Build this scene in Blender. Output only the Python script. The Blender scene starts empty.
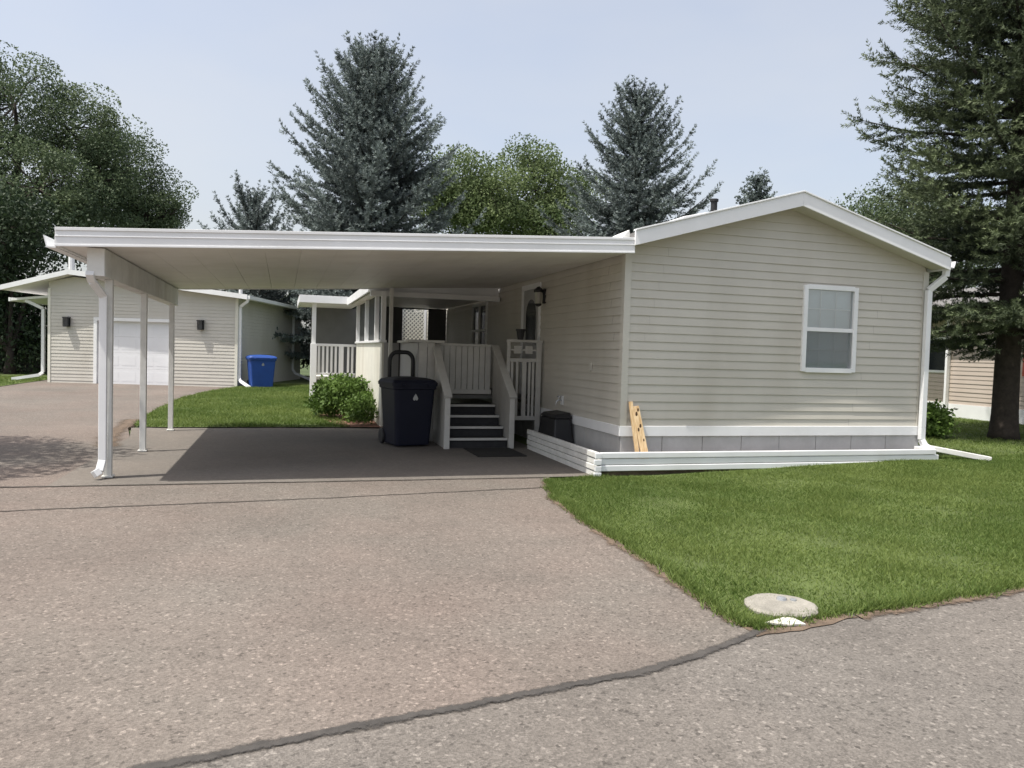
import bpy, bmesh, math, random
import numpy as np
from mathutils import Vector, Matrix

sc = bpy.context.scene
C = bpy.data.collections.new("place"); sc.collection.children.link(C)
random.seed(3)
RNG = np.random.default_rng(11)

# ------------------------------------------------------------------ camera
CX, CY, CH = -4.2907, -9.2894, 1.5497
YAW, PIT, ROL, FPX = 0.2905, -0.0397, 0.0286, 769.92
fw = Vector((math.sin(YAW)*math.cos(PIT), math.cos(YAW)*math.cos(PIT), math.sin(PIT)))
r0 = Vector((math.cos(YAW), -math.sin(YAW), 0)); u0 = r0.cross(fw)
rt = math.cos(ROL)*r0 + math.sin(ROL)*u0
up = -math.sin(ROL)*r0 + math.cos(ROL)*u0
cam_d = bpy.data.cameras.new("camera"); cam = bpy.data.objects.new("camera", cam_d); C.objects.link(cam)
cam_d.sensor_width = 36; cam_d.lens = FPX/1024*36; cam_d.clip_start = .05; cam_d.clip_end = 2000
cam.matrix_world = Matrix(((rt.x, up.x, -fw.x, CX), (rt.y, up.y, -fw.y, CY), (rt.z, up.z, -fw.z, CH), (0, 0, 0, 1)))
sc.camera = cam
def at(px, py, d):
    """world point seen at a pixel of the photograph, d metres along the view axis"""
    return Vector((CX, CY, CH)) + (fw + rt*((px-512)/FPX) + up*((384-py)/FPX))*d

# ------------------------------------------------------------------ light
sd = Vector((.42, .118, -1.0)).normalized()
sun_d = bpy.data.lights.new("sun", 'SUN'); sun_d.energy = 3.2; sun_d.angle = math.radians(.6); sun_d.color = (1, .955, .88)
sun = bpy.data.objects.new("sun", sun_d); C.objects.link(sun); sun.location = (-20, -5, 40)
sun.rotation_euler = sd.to_track_quat('-Z', 'Y').to_euler()
w = bpy.data.worlds.new("World"); sc.world = w; w.use_nodes = True
nt = w.node_tree; bg = nt.nodes["Background"]
sky = nt.nodes.new("ShaderNodeTexSky"); sky.sky_type = 'NISHITA'; sky.sun_disc = False
sky.sun_elevation = math.asin(-sd.z); sky.sun_rotation = math.atan2(-sd.x, -sd.y) % (2*math.pi)
sky.air_density = 1.0; sky.dust_density = 6.0; sky.ozone_density = 1.2; sky.altitude = 300
hz = nt.nodes.new("ShaderNodeMix"); hz.data_type = 'RGBA'; hz.inputs[0].default_value = .45
tcw = nt.nodes.new("ShaderNodeTexCoord"); mpw = nt.nodes.new("ShaderNodeMapping"); mpw.inputs['Scale'].default_value = (1.1, 1.1, 3.2)
nzw = nt.nodes.new("ShaderNodeTexNoise"); nzw.inputs['Scale'].default_value = 1.6; nzw.inputs['Detail'].default_value = 4; nzw.inputs['Roughness'].default_value = .5
nt.links.new(tcw.outputs['Generated'], mpw.inputs[0]); nt.links.new(mpw.outputs[0], nzw.inputs['Vector'])
mrw = nt.nodes.new("ShaderNodeMapRange"); mrw.inputs[1].default_value = .35; mrw.inputs[2].default_value = .68; mrw.inputs[3].default_value = .36; mrw.inputs[4].default_value = .58
nt.links.new(nzw.outputs['Fac'], mrw.inputs[0]); nt.links.new(mrw.outputs[0], hz.inputs[0])
nt.links.new(sky.outputs[0], hz.inputs[6]); hz.inputs[7].default_value = (3.35, 3.30, 3.20, 1)   # thin high summer haze
nt.links.new(hz.outputs[2], bg.inputs[0]); bg.inputs[1].default_value = 0.15
sc.view_settings.view_transform = 'Standard'; sc.view_settings.look = 'None'
sc.view_settings.gamma = 1; sc.view_settings.exposure = 0.75; sc.view_settings.use_curve_mapping = False

# ------------------------------------------------------------------ materials
def base_mat(name):
    m = bpy.data.materials.new(name); m.use_nodes = True
    return m, m.node_tree, m.node_tree.nodes["Principled BSDF"]
def mat(name, col, rough=.6, var=.12, scale=3.0, bump=0.0, bscale=60, spec=.4, metal=0, fine=0.0, dirt=0.0):
    """painted / plain surface with large and small scale tone variation"""
    m, t, b = base_mat(name); N, L = t.nodes, t.links
    b.inputs['Roughness'].default_value = rough; b.inputs['Metallic'].default_value = metal
    b.inputs['Specular IOR Level'].default_value = spec
    tc = N.new("ShaderNodeTexCoord")
    n1 = N.new("ShaderNodeTexNoise"); n1.inputs['Scale'].default_value = scale; n1.inputs['Detail'].default_value = 6
    n1.inputs['Roughness'].default_value = .65
    L.new(tc.outputs['Object'], n1.inputs['Vector'])
    mp = N.new("ShaderNodeMapRange"); mp.inputs[1].default_value = .3; mp.inputs[2].default_value = .7
    mp.inputs[3].default_value = 1-var; mp.inputs[4].default_value = 1+var
    L.new(n1.outputs['Fac'], mp.inputs[0])
    out = mp.outputs[0]
    if fine:
        n2 = N.new("ShaderNodeTexNoise"); n2.inputs['Scale'].default_value = 140; n2.inputs['Detail'].default_value = 2
        L.new(tc.outputs['Object'], n2.inputs['Vector'])
        m2 = N.new("ShaderNodeMapRange"); m2.inputs[1].default_value = .3; m2.inputs[2].default_value = .7
        m2.inputs[3].default_value = 1-fine; m2.inputs[4].default_value = 1+fine
        L.new(n2.outputs['Fac'], m2.inputs[0])
        mu = N.new("ShaderNodeMath"); mu.operation = 'MULTIPLY'; L.new(out, mu.inputs[0]); L.new(m2.outputs[0], mu.inputs[1]); out = mu.outputs[0]
    vm = N.new("ShaderNodeVectorMath"); vm.operation = 'SCALE'; vm.inputs[0].default_value = col[:3]
    L.new(out, vm.inputs['Scale'])
    colout = vm.outputs[0]
    if dirt:
        n3 = N.new("ShaderNodeTexNoise"); n3.inputs['Scale'].default_value = 1.3; n3.inputs['Detail'].default_value = 8
        mpn = N.new("ShaderNodeMapping"); mpn.inputs['Scale'].default_value = (1, 1, .25)
        L.new(tc.outputs['Object'], mpn.inputs[0]); L.new(mpn.outputs[0], n3.inputs['Vector'])
        m3 = N.new("ShaderNodeMapRange"); m3.inputs[1].default_value = .5; m3.inputs[2].default_value = .75; m3.inputs[4].default_value = dirt
        L.new(n3.outputs['Fac'], m3.inputs[0])
        mx = N.new("ShaderNodeMix"); mx.data_type = 'RGBA'; L.new(m3.outputs[0], mx.inputs[0]); L.new(colout, mx.inputs[6])
        mx.inputs[7].default_value = (col[0]*.62, col[1]*.58, col[2]*.5, 1); colout = mx.outputs[2]
    L.new(colout, b.inputs['Base Color'])
    if bump:
        nb = N.new("ShaderNodeTexNoise"); nb.inputs['Scale'].default_value = bscale; nb.inputs['Detail'].default_value = 4
        L.new(tc.outputs['Object'], nb.inputs['Vector'])
        bp = N.new("ShaderNodeBump"); bp.inputs['Strength'].default_value = bump; bp.inputs['Distance'].default_value = .01
        L.new(nb.outputs['Fac'], bp.inputs['Height']); L.new(bp.outputs[0], b.inputs['Normal'])
    return m
def asphalt(name, col, tint, speck=.5):
    m, t, b = base_mat(name); N, L = t.nodes, t.links
    b.inputs['Roughness'].default_value = .9; b.inputs['Specular IOR Level'].default_value = .25
    tc = N.new("ShaderNodeTexCoord")
    def noise(s, d, r=.6):
        n = N.new("ShaderNodeTexNoise"); n.inputs['Scale'].default_value = s; n.inputs['Detail'].default_value = d; n.inputs['Roughness'].default_value = r
        L.new(tc.outputs['Object'], n.inputs['Vector']); return n.outputs['Fac']
    def rng(src, a, bb, c, d):
        q = N.new("ShaderNodeMapRange"); q.inputs[1].default_value = a; q.inputs[2].default_value = bb; q.inputs[3].default_value = c; q.inputs[4].default_value = d
        L.new(src, q.inputs[0]); return q.outputs[0]
    def mul(a, bb):
        q = N.new("ShaderNodeMath"); q.operation = 'MULTIPLY'; L.new(a, q.inputs[0]); L.new(bb, q.inputs[1]); return q.outputs[0]
    v = N.new("ShaderNodeTexVoronoi"); v.inputs['Scale'].default_value = 115; L.new(tc.outputs['Object'], v.inputs['Vector'])
    sepc = N.new("ShaderNodeSeparateColor"); L.new(v.outputs['Color'], sepc.inputs[0])
    stone = rng(sepc.outputs[0], 0, 1, 1-speck*.5, 1+speck*.5)
    v2 = N.new("ShaderNodeTexVoronoi"); v2.inputs['Scale'].default_value = 60; L.new(tc.outputs['Object'], v2.inputs['Vector'])
    sep2 = N.new("ShaderNodeSeparateColor"); L.new(v2.outputs['Color'], sep2.inputs[0])
    stone2 = rng(sep2.outputs[1], .90, .96, 1, 1+speck*.9); dark2 = rng(sep2.outputs[2], .92, .97, 1, 1-speck*.7)
    k = mul(mul(mul(stone, stone2), mul(dark2, rng(noise(2.6, 6, .7), .52, .72, 1.0, .90))), mul(rng(noise(.55, 5), .3, .7, .86, 1.14), rng(noise(14, 4, .7), .25, .75, .86, 1.14)))
    mx = N.new("ShaderNodeMix"); mx.data_type = 'RGBA'; L.new(rng(noise(.35, 3), .38, .62, 0, 1), mx.inputs[0])
    mx.inputs[6].default_value = (*col, 1); mx.inputs[7].default_value = (*tint, 1)
    vm = N.new("ShaderNodeVectorMath"); vm.operation = 'SCALE'; L.new(mx.outputs[2], vm.inputs[0]); L.new(k, vm.inputs['Scale'])
    L.new(vm.outputs[0], b.inputs['Base Color'])
    bp = N.new("ShaderNodeBump"); bp.inputs['Strength'].default_value = .5; bp.inputs['Distance'].default_value = .004
    L.new(v.outputs['Distance'], bp.inputs['Height']); L.new(bp.outputs[0], b.inputs['Normal'])
    return m
def leafmat(name, c1, c2, trans=.3, attr='tone', nscale=.6, rough=.6):
    m = bpy.data.materials.new(name); m.use_nodes = True; t = m.node_tree; N, L = t.nodes, t.links
    b = N["Principled BSDF"]; b.inputs['Roughness'].default_value = rough; b.inputs['Specular IOR Level'].default_value = .25
    a = N.new("ShaderNodeAttribute"); a.attribute_name = attr
    tc = N.new("ShaderNodeTexCoord"); n = N.new("ShaderNodeTexNoise"); n.inputs['Scale'].default_value = nscale; n.inputs['Detail'].default_value = 3
    L.new(tc.outputs['Object'], n.inputs['Vector'])
    ad = N.new("ShaderNodeMath"); ad.operation = 'MULTIPLY_ADD'; L.new(n.outputs['Fac'], ad.inputs[0]); ad.inputs[1].default_value = 1.4; ad.inputs[2].default_value = -.7
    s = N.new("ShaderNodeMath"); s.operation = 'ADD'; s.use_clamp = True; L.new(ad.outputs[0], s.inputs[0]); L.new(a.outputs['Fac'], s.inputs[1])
    mx = N.new("ShaderNodeMix"); mx.data_type = 'RGBA'; L.new(s.outputs[0], mx.inputs[0])
    mx.inputs[6].default_value = (*c1, 1); mx.inputs[7].default_value = (*c2, 1)
    L.new(mx.outputs[2], b.inputs['Base Color'])
    tr = N.new("ShaderNodeBsdfTranslucent"); L.new(mx.outputs[2], tr.inputs[0])
    ms = N.new("ShaderNodeMixShader"); ms.inputs[0].default_value = trans
    L.new(b.outputs[0], ms.inputs[1]); L.new(tr.outputs[0], ms.inputs[2]); L.new(ms.outputs[0], N["Material Output"].inputs[0])
    return m
def screenmat(name, col, alpha):
    m, t, b = base_mat(name); N, L = t.nodes, t.links
    b.inputs['Base Color'].default_value = (*col, 1); b.inputs['Roughness'].default_value = .8
    b.inputs['Alpha'].default_value = alpha
    return m
def glassmat(name, tint=(.9, .95, .95), refl=.12):
    m = bpy.data.materials.new(name); m.use_nodes = True; t = m.node_tree; N, L = t.nodes, t.links
    g = N.new("ShaderNodeBsdfGlossy"); g.inputs['Roughness'].default_value = .03
    tr = N.new("ShaderNodeBsdfTransparent"); tr.inputs[0].default_value = (*tint, 1)
    lw = N.new("ShaderNodeLayerWeight"); lw.inputs[0].default_value = .35
    mr = N.new("ShaderNodeMapRange"); mr.inputs[3].default_value = refl; mr.inputs[4].default_value = .9; L.new(lw.outputs['Fresnel'], mr.inputs[0])
    ms = N.new("ShaderNodeMixShader"); L.new(mr.outputs[0], ms.inputs[0]); L.new(tr.outputs[0], ms.inputs[1]); L.new(g.outputs[0], ms.inputs[2])
    L.new(ms.outputs[0], N["Material Output"].inputs[0]); return m
def woodmat(name, a, b2):
    m, t, b = base_mat(name); N, L = t.nodes, t.links
    b.inputs['Roughness'].default_value = .7
    tc = N.new("ShaderNodeTexCoord"); mp = N.new("ShaderNodeMapping"); mp.inputs['Scale'].default_value = (30, 30, 3)
    n = N.new("ShaderNodeTexNoise"); n.inputs['Scale'].default_value = 1.2; n.inputs['Detail'].default_value = 6
    L.new(tc.outputs['Object'], mp.inputs[0]); L.new(mp.outputs[0], n.inputs['Vector'])
    r = N.new("ShaderNodeValToRGB"); r.color_ramp.elements[0].color = (*a, 1); r.color_ramp.elements[1].color = (*b2, 1)
    r.color_ramp.elements[0].position = .3; r.color_ramp.elements[1].position = .6
    L.new(n.outputs['Fac'], r.inputs[0]); L.new(r.outputs[0], b.inputs['Base Color']); return m

M = {}
M['siding'] = mat('siding_tan', (.545, .52, .46), .55, .05, 1.2, .05, 90, dirt=.25)
M['siding_g'] = mat('siding_cream', (.53, .51, .46), .55, .05, 1.0, .05, 90, dirt=.2)
M['siding_n'] = mat('siding_beige', (.50, .43, .37), .55, .05, 1.0, .05, 90, dirt=.2)
M['white'] = mat('white_paint', (.80, .81, .815), .4, .05, 2, .03, 40, dirt=.18)
M['white_old'] = mat('weathered_white_paint', (.70, .70, .67), .6, .10, 5, .15, 50, dirt=.5)
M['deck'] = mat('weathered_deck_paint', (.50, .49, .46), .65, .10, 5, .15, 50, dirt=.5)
M['cream'] = mat('cream_panel', (.72, .71, .63), .55, .07, 3, .08, 40, dirt=.4)
M['soffit'] = mat('soffit_panel', (.76, .735, .70), .5, .06, 1.5, .03, 40, dirt=.25)
M['trim_tan'] = mat('tan_corner_trim', (.56, .54, .48), .5, .05, 2)
M['shingle'] = mat('grey_shingles', (.17, .165, .16), .9, .25, 14, .5, 50)
M['skirt'] = mat('grey_skirting', (.47, .47, .465), .75, .10, 4, .1, 60, dirt=.3)
M['asphalt'] = asphalt('driveway_asphalt', (.150, .133, .116), (.168, .138, .119), .5)
M['road'] = asphalt('road_asphalt', (.145, .132, .118), (.155, .138, .122), .5)
M['slab'] = asphalt('carport_slab', (.150, .137, .122), (.165, .146, .127), .2)
M['tar'] = mat('tar_seam', (.05, .047, .045), .8, .3, 9, .4, 60)
M['crack'] = mat('crack_shade', (.09, .08, .07), .9, .3, 9)
M['earth'] = mat('brown_earth', (.13, .095, .068), .95, .35, 6, .8, 40, fine=.3)
M['mulch'] = mat('red_mulch', (.20, .105, .075), .95, .4, 14, .9, 50, fine=.3)
M['turf'] = mat('turf_ground', (.085, .115, .032), .95, .3, 1.4, .6, 45, fine=.35)
M['rough_grass'] = mat('distant_grass', (.06, .085, .03), .95, .3, .6, .6, 20)
M['wood'] = woodmat('raw_pine', (.50, .32, .15), (.72, .54, .32))
M['darkwood'] = woodmat('tree_shade_fence_board', (.018, .015, .012), (.035, .028, .022))  # fence boards darkened so their colour carries the tree shade
M['black'] = mat('black_plastic', (.018, .018, .02), .5, .1, 4)
M['rubber'] = mat('black_rubber', (.022, .021, .02), .9, .2, 20, .4, 80)
M['navy'] = mat('dark_navy_plastic', (.008, .0095, .021), .55, .12, 3, .05, 80, spec=.25, dirt=.2)
M['blue'] = mat('blue_plastic', (.02, .07, .30), .45, .1, 3, .05, 80)
M['tread'] = mat('dark_stair_carpet', (.035, .035, .037), .95, .2, 12, .4, 120)
M['nosing'] = mat('pale_nosing', (.52,.51,.48), .6, .1, 5)
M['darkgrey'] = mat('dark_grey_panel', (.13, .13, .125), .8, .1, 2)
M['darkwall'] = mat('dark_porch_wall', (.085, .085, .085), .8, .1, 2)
M['screen'] = screenmat('insect_screen', (.06, .065, .065), .72)
M['screen_w'] = screenmat('window_screen', (.13, .15, .155), .5)
M['glass'] = glassmat('window_glass', refl=.28)
M['glassdark'] = mat('dark_glass', (.015, .018, .022), .08, .1, 1, spec=.8)
M['blind'] = mat('pale_blind', (.84, .92, .94), .7, .05, 3)
M['door_shade_grey'] = mat('door_and_shade_grey', (.38, .38, .38), .5, .05, 2)  # storm door grey, reused to paint shade onto deck and porch panels
M['garagedoor'] = mat('white_garage_door', (.74, .75, .77), .5, .03, 1, .03, 40)
M['iron'] = mat('dark_metal', (.03, .03, .032), .5, .1, 6, metal=.3)
M['steel'] = mat('galvanised_steel', (.45, .46, .47), .4, .1, 6, metal=.6)
M['concrete'] = mat('pale_concrete', (.27, .255, .22), .9, .22, 9, .4, 70, fine=.15)
M['chalk'] = mat('white_fragment', (.6, .58, .52), .7, .08, 8)
M['bark'] = mat('shade_toned_bark', (.040, .032, .026), .95, .4, 9, 1.0, 22)  # bark tone lowered; crown shade on the trunk is put into it
M['red'] = mat('faded_red_paint', (.42, .09, .06), .6, .1, 4)
M['lamp'] = mat('frosted_lamp_glass', (.35, .34, .30), .2, .05, 3)
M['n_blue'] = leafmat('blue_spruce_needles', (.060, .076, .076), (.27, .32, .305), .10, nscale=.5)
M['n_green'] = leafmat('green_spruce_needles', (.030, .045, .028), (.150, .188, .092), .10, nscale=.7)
M['l_dark'] = leafmat('dark_leaves', (.048, .075, .040), (.150, .195, .098), .25)
M['l_bright'] = leafmat('bright_leaves', (.090, .130, .055), (.220, .275, .120), .35)
M['l_bush'] = leafmat('bush_leaves', (.06, .11, .02), (.16, .25, .06), .3, nscale=3)
M['l_hedge'] = leafmat('hedge_leaves', (.018, .032, .016), (.055, .085, .040), .15)
M['blade'] = leafmat('grass_blades', (.085, .140, .028), (.185, .240, .066), .4, nscale=.9)

# ------------------------------------------------------------------ mesh helpers
def np_mesh(name, V, F, tone=None):
    V = np.asarray(V, np.float32); F = np.asarray(F, np.int32)
    me = bpy.data.meshes.new(name); k = F.shape[1]
    me.vertices.add(len(V)); me.vertices.foreach_set('co', V.ravel())
    me.loops.add(F.size); me.loops.foreach_set('vertex_index', F.ravel())
    me.polygons.add(len(F)); me.polygons.foreach_set('loop_start', np.arange(0, F.size, k, dtype=np.int32))
    me.update(calc_edges=True)
    if tone is not None:
        a = me.attributes.new('tone', 'FLOAT', 'FACE'); a.data.foreach_set('value', np.asarray(tone, np.float32))
    return me
def link(name, me, m, parent=None, loc=None):
    o = bpy.data.objects.new(name, me); C.objects.link(o)
    if m is not None: me.materials.append(m)
    if parent is not None: o.parent = parent
    if loc is not None: o.location = loc
    return o
def thing(name, label, cat, loc=(0, 0, 0), rz=0, group=None):
    o = bpy.data.objects.new(name, None); C.objects.link(o); o.location = loc; o.rotation_euler = (0, 0, rz)
    o.empty_display_size = .2
    tag(o, label, cat, group); return o
def tag(o, label, cat, group=None, kind=None):
    o['label'] = label; o['category'] = cat
    if group: o['group'] = group
    if kind: o['kind'] = kind
    return o
class MB:
    def __init__(s): s.v = []; s.f = []
    def poly(s, pts):
        i = len(s.v); s.v += [tuple(p) for p in pts]; s.f.append(list(range(i, i+len(pts)))); return s
    def hexa(s, p):      # 8 points: bottom 4 (ccw), top 4
        i = len(s.v); s.v += [tuple(q) for q in p]
        for f in ((3, 2, 1, 0), (4, 5, 6, 7), (0, 1, 5, 4), (1, 2, 6, 5), (2, 3, 7, 6), (3, 0, 4, 7)): s.f.append([i+k for k in f])
        return s
    def box(s, x0, x1, y0, y1, z0, z1):
        return s.hexa([(x0, y0, z0), (x1, y0, z0), (x1, y1, z0), (x0, y1, z0), (x0, y0, z1), (x1, y0, z1), (x1, y1, z1), (x0, y1, z1)])
    def beam(s, a, b, wx, wz, upv=(0, 0, 1)):
        a, b = Vector(a), Vector(b); d = (b-a).normalized(); u = Vector(upv)
        if abs(d.dot(u)) > .98: u = Vector((0, 1, 0))
        sx = d.cross(u).normalized()*wx/2; sz = sx.cross(d).normalized()*wz/2
        return s.hexa([a-sx-sz, a+sx-sz, b+sx-sz, b-sx-sz, a-sx+sz, a+sx+sz, b+sx+sz, b-sx+sz])
    def prism(s, pts, off):   # closed polygon extruded by vector
        n = len(pts); i = len(s.v); off = Vector(off)
        s.v += [tuple(p) for p in pts] + [tuple(Vector(p)+off) for p in pts]
        s.f.append([i+k for k in range(n)][::-1]); s.f.append([i+n+k for k in range(n)])
        for k in range(n): s.f.append([i+k, i+(k+1) % n, i+n+(k+1) % n, i+n+k])
        return s
    def tube(s, pts, r, n=8, cap=True):
        pts = [Vector(p) for p in pts]; rs = r if isinstance(r, (list, tuple)) else [r]*len(pts)
        i0 = len(s.v); ref = None
        for k, p in enumerate(pts):
            d = (pts[min(k+1, len(pts)-1)]-pts[max(k-1, 0)]).normalized()
            if ref is None or abs(ref.dot(d)) > .95: ref = Vector((1, 0, 0)) if abs(d.x) < .8 else Vector((0, 1, 0))
            a = d.cross(ref).normalized(); b = d.cross(a)
            ref = -b if False else ref
            for j in range(n):
                t = 2*math.pi*j/n; s.v.append(tuple(p + (a*math.cos(t)+b*math.sin(t))*rs[k]))
        for k in range(len(pts)-1):
            for j in range(n):
                s.f.append([i0+k*n+j, i0+k*n+(j+1) % n, i0+(k+1)*n+(j+1) % n, i0+(k+1)*n+j])
        if cap:
            s.f.append([i0+j for j in range(n)][::-1]); s.f.append([i0+(len(pts)-1)*n+j for j in range(n)])
        return s
    def lathe(s, prof, c=(0, 0, 0), n=20):
        i0 = len(s.v)
        for (r, z) in prof:
            for j in range(n):
                t = 2*math.pi*j/n; s.v.append((c[0]+r*math.cos(t), c[1]+r*math.sin(t), c[2]+z))
        for k in range(len(prof)-1):
            for j in range(n):
                s.f.append([i0+k*n+j, i0+k*n+(j+1) % n, i0+(k+1)*n+(j+1) % n, i0+(k+1)*n+j])
        s.f.append([i0+j for j in range(n)][::-1]); s.f.append([i0+(len(prof)-1)*n+j for j in range(n)])
        return s
    def build(s, name, m, parent=None, bev=0, smooth=False):
        me = bpy.data.meshes.new(name); me.from_pydata(s.v, [], s.f); me.update()
        bm = bmesh.new(); bm.from_mesh(me); bmesh.ops.recalc_face_normals(bm, faces=bm.faces[:]); bm.to_mesh(me); bm.free()
        if smooth:
            for p in me.polygons: p.use_smooth = True
        o = link(name, me, m, parent)
        if bev:
            b = o.modifiers.new('bevel', 'BEVEL'); b.width = bev; b.segments = 2; b.limit_method = 'ANGLE'; b.angle_limit = math.radians(40)
        return o
def box(name, m, parent, x0, x1, y0, y1, z0, z1, bev=0): return MB().box(x0, x1, y0, y1, z0, z1).build(name, m, parent, bev)

def siding(mb, O, u, n, z0, z1, lo, hi, holes=(), c=.114, d=.013):
    """lapped boards in the plane O + u*s, facing n; lo/hi give the run limits at height z"""
    O, u, n = Vector(O), Vector(u).normalized(), Vector(n).normalized()
    def pt(s, z, k): q = O + u*s + n*k; return (q.x, q.y, z)
    zz = z0
    while zz < z1-1e-4:
        zt = min(zz+c, z1)
        br = sorted({zz, zt, *[h[2] for h in holes if zz < h[2] < zt], *[h[3] for h in holes if zz < h[3] < zt]})
        for a, b in zip(br[:-1], br[1:]):
            mid = (a+b)/2; iv = [(None, None)]
            cuts = sorted([(h[0], h[1]) for h in holes if h[2] < mid < h[3]])
            segs = []; cur = None
            for h in cuts: segs.append((cur, h[0])); cur = h[1]
            segs.append((cur, None))
            ka, kb = d*(1-(a-zz)/c), d*(1-(b-zz)/c)
            for s0, s1 in segs:
                la, lb = (s0, s0) if s0 is not None else (lo(a), lo(b))
                ha, hb = (s1, s1) if s1 is not None else (hi(a), hi(b))
                if la >= ha: continue
                if lb > hb: lb = hb = (lb+hb)/2
                ji = int(round((zz-z0)/c)); js = [((ji*1.73) % 3.4)+3.6*q for q in range(-1, 6)]
                js = [j for j in js if max(la, lb)+.25 < j < min(ha, hb)-.25]
                ed = [None]+js+[None]
                for q in range(len(ed)-1):
                    e = .0022*((q+ji) % 2)
                    l0, l1 = (la, lb) if ed[q] is None else (ed[q], ed[q])
                    h0, h1 = (ha, hb) if ed[q+1] is None else (ed[q+1]+.02*((q+ji) % 2), ed[q+1]+.02*((q+ji) % 2))
                    mb.poly([pt(l0, a, ka+e), pt(h0, a, ka+e), pt(h1, b, kb+e), pt(l1, b, kb+e)])
                if a == zz: mb.poly([pt(la, a, 0), pt(ha, a, 0), pt(ha, a, d), pt(la, a, d)])
        zz = zt
    return mb

def S(t): t = min(1, max(0, t)); return t*t*(3-2*t)
def H(x, y):
    h = .13*S((y-6)/12)
    if x > -.6: h = max(h, .16*S((x+.5)/5.2)*S((y+5.3)/4.2))
    return h
def sheet(name, pts, off, m, step=1.0, H=H):
    bm = bmesh.new(); vs = [bm.verts.new((x, y, 0)) for x, y in pts]; bm.faces.new(vs)
    bmesh.ops.triangulate(bm, faces=bm.faces[:])
    xs = [p[0] for p in pts]; ys = [p[1] for p in pts]
    for ax, lo, hi in ((0, min(xs), max(xs)), (1, min(ys), max(ys))):
        k = max(lo, -20)+step
        while k < min(hi, 30):
            co = [0, 0, 0]; no = [0, 0, 0]; co[ax] = k; no[ax] = 1
            bmesh.ops.bisect_plane(bm, geom=bm.verts[:]+bm.edges[:]+bm.faces[:], plane_co=co, plane_no=no); k += step
    for v in bm.verts: v.co.z = H(v.co.x, v.co.y)+off
    bmesh.ops.recalc_face_normals(bm, faces=bm.faces[:])
    if sum(f.normal.z for f in bm.faces) < 0: bmesh.ops.reverse_faces(bm, faces=bm.faces[:])
    me = bpy.data.meshes.new(name); bm.to_mesh(me); bm.free()
    for p in me.polygons: p.use_smooth = True
    o = link(name, me, m); o['kind'] = 'structure'; return o
def rough(pts, amp=.05, step=.22, closed=False, rr=random.Random(5)):
    out = []; jj = 0
    for (a, b) in zip(pts, pts[1:]):
        L = math.hypot(b[0]-a[0], b[1]-a[1]); n = max(1, int(L/step)); dx, dy = (b[0]-a[0])/L, (b[1]-a[1])/L
        for k in range(n):
            t = k/n; jj = jj*.6+rr.uniform(-amp, amp)*.8; j = jj if k else 0
            out.append((a[0]+(b[0]-a[0])*t-dy*j, a[1]+(b[1]-a[1])*t+dx*j))
    out.append(pts[-1]); return out
def strip(name, pts, width, z, m, jit=.35, rr=random.Random(9), sub=.12, wob=.02):
    """an irregular ribbon lying on the ground, crumbling away at both edges"""
    P = rough(pts, wob, sub, rr=rr); V = []; F = []; E = []; wl = wr = width
    for k, p in enumerate(P):
        a = P[max(0, k-1)]; b = P[min(len(P)-1, k+1)]; L = math.hypot(b[0]-a[0], b[1]-a[1]) or 1
        nx, ny = -(b[1]-a[1])/L, (b[0]-a[0])/L; wl = .7*wl+.3*width*rr.uniform(1-jit, 1+jit); wr = .7*wr+.3*width*rr.uniform(1-jit, 1+jit)
        V += [(p[0]+nx*wl, p[1]+ny*wl, z), (p[0], p[1], z), (p[0]-nx*wr, p[1]-ny*wr, z)]; E += [0, 1, 0]
        if k: i = 3*k; F += [(i-3, i-2, i+1, i), (i-2, i-1, i+2, i+1)]
    me = bpy.data.meshes.new(name); me.from_pydata(V, [], F); me.update()
    at_ = me.attributes.new('core', 'FLOAT', 'POINT'); at_.data.foreach_set('value', E)
    o = link(name, me, m); o['kind'] = 'structure'; return o
def crumbly(m, soft=.55, ns=38):
    t = m.node_tree; N, L = t.nodes, t.links; b = N["Principled BSDF"]
    a = N.new("ShaderNodeAttribute"); a.attribute_name = 'core'; tc = N.new("ShaderNodeTexCoord")
    n = N.new("ShaderNodeTexNoise"); n.inputs['Scale'].default_value = ns; n.inputs['Detail'].default_value = 5; n.inputs['Roughness'].default_value = .75
    L.new(tc.outputs['Object'], n.inputs['Vector'])
    ad = N.new("ShaderNodeMath"); ad.operation = 'MULTIPLY_ADD'; L.new(n.outputs['Fac'], ad.inputs[0]); ad.inputs[1].default_value = 1.5; L.new(a.outputs['Fac'], ad.inputs[2])
    r = N.new("ShaderNodeMapRange"); r.inputs[1].default_value = 1.15-soft*.3; r.inputs[2].default_value = 1.15+soft*.5; L.new(ad.outputs[0], r.inputs[0])
    L.new(r.outputs[0], b.inputs['Alpha']); return m
M['tar'] = crumbly(mat('tar_seam', (.062, .057, .052), .9, .3, 9, .4, 60), .6, 30)
M['crack'] = crumbly(mat('crack_fill', (.06, .052, .045), .9, .3, 9), .5, 40)
M['knot'] = mat('wood_knot', (.09, .05, .025), .8, .2, 9)
M['fringe'] = crumbly(mat('earth_fringe', (.13, .095, .068), .95, .35, 6, .6, 40, fine=.3), .8, 24)

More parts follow.
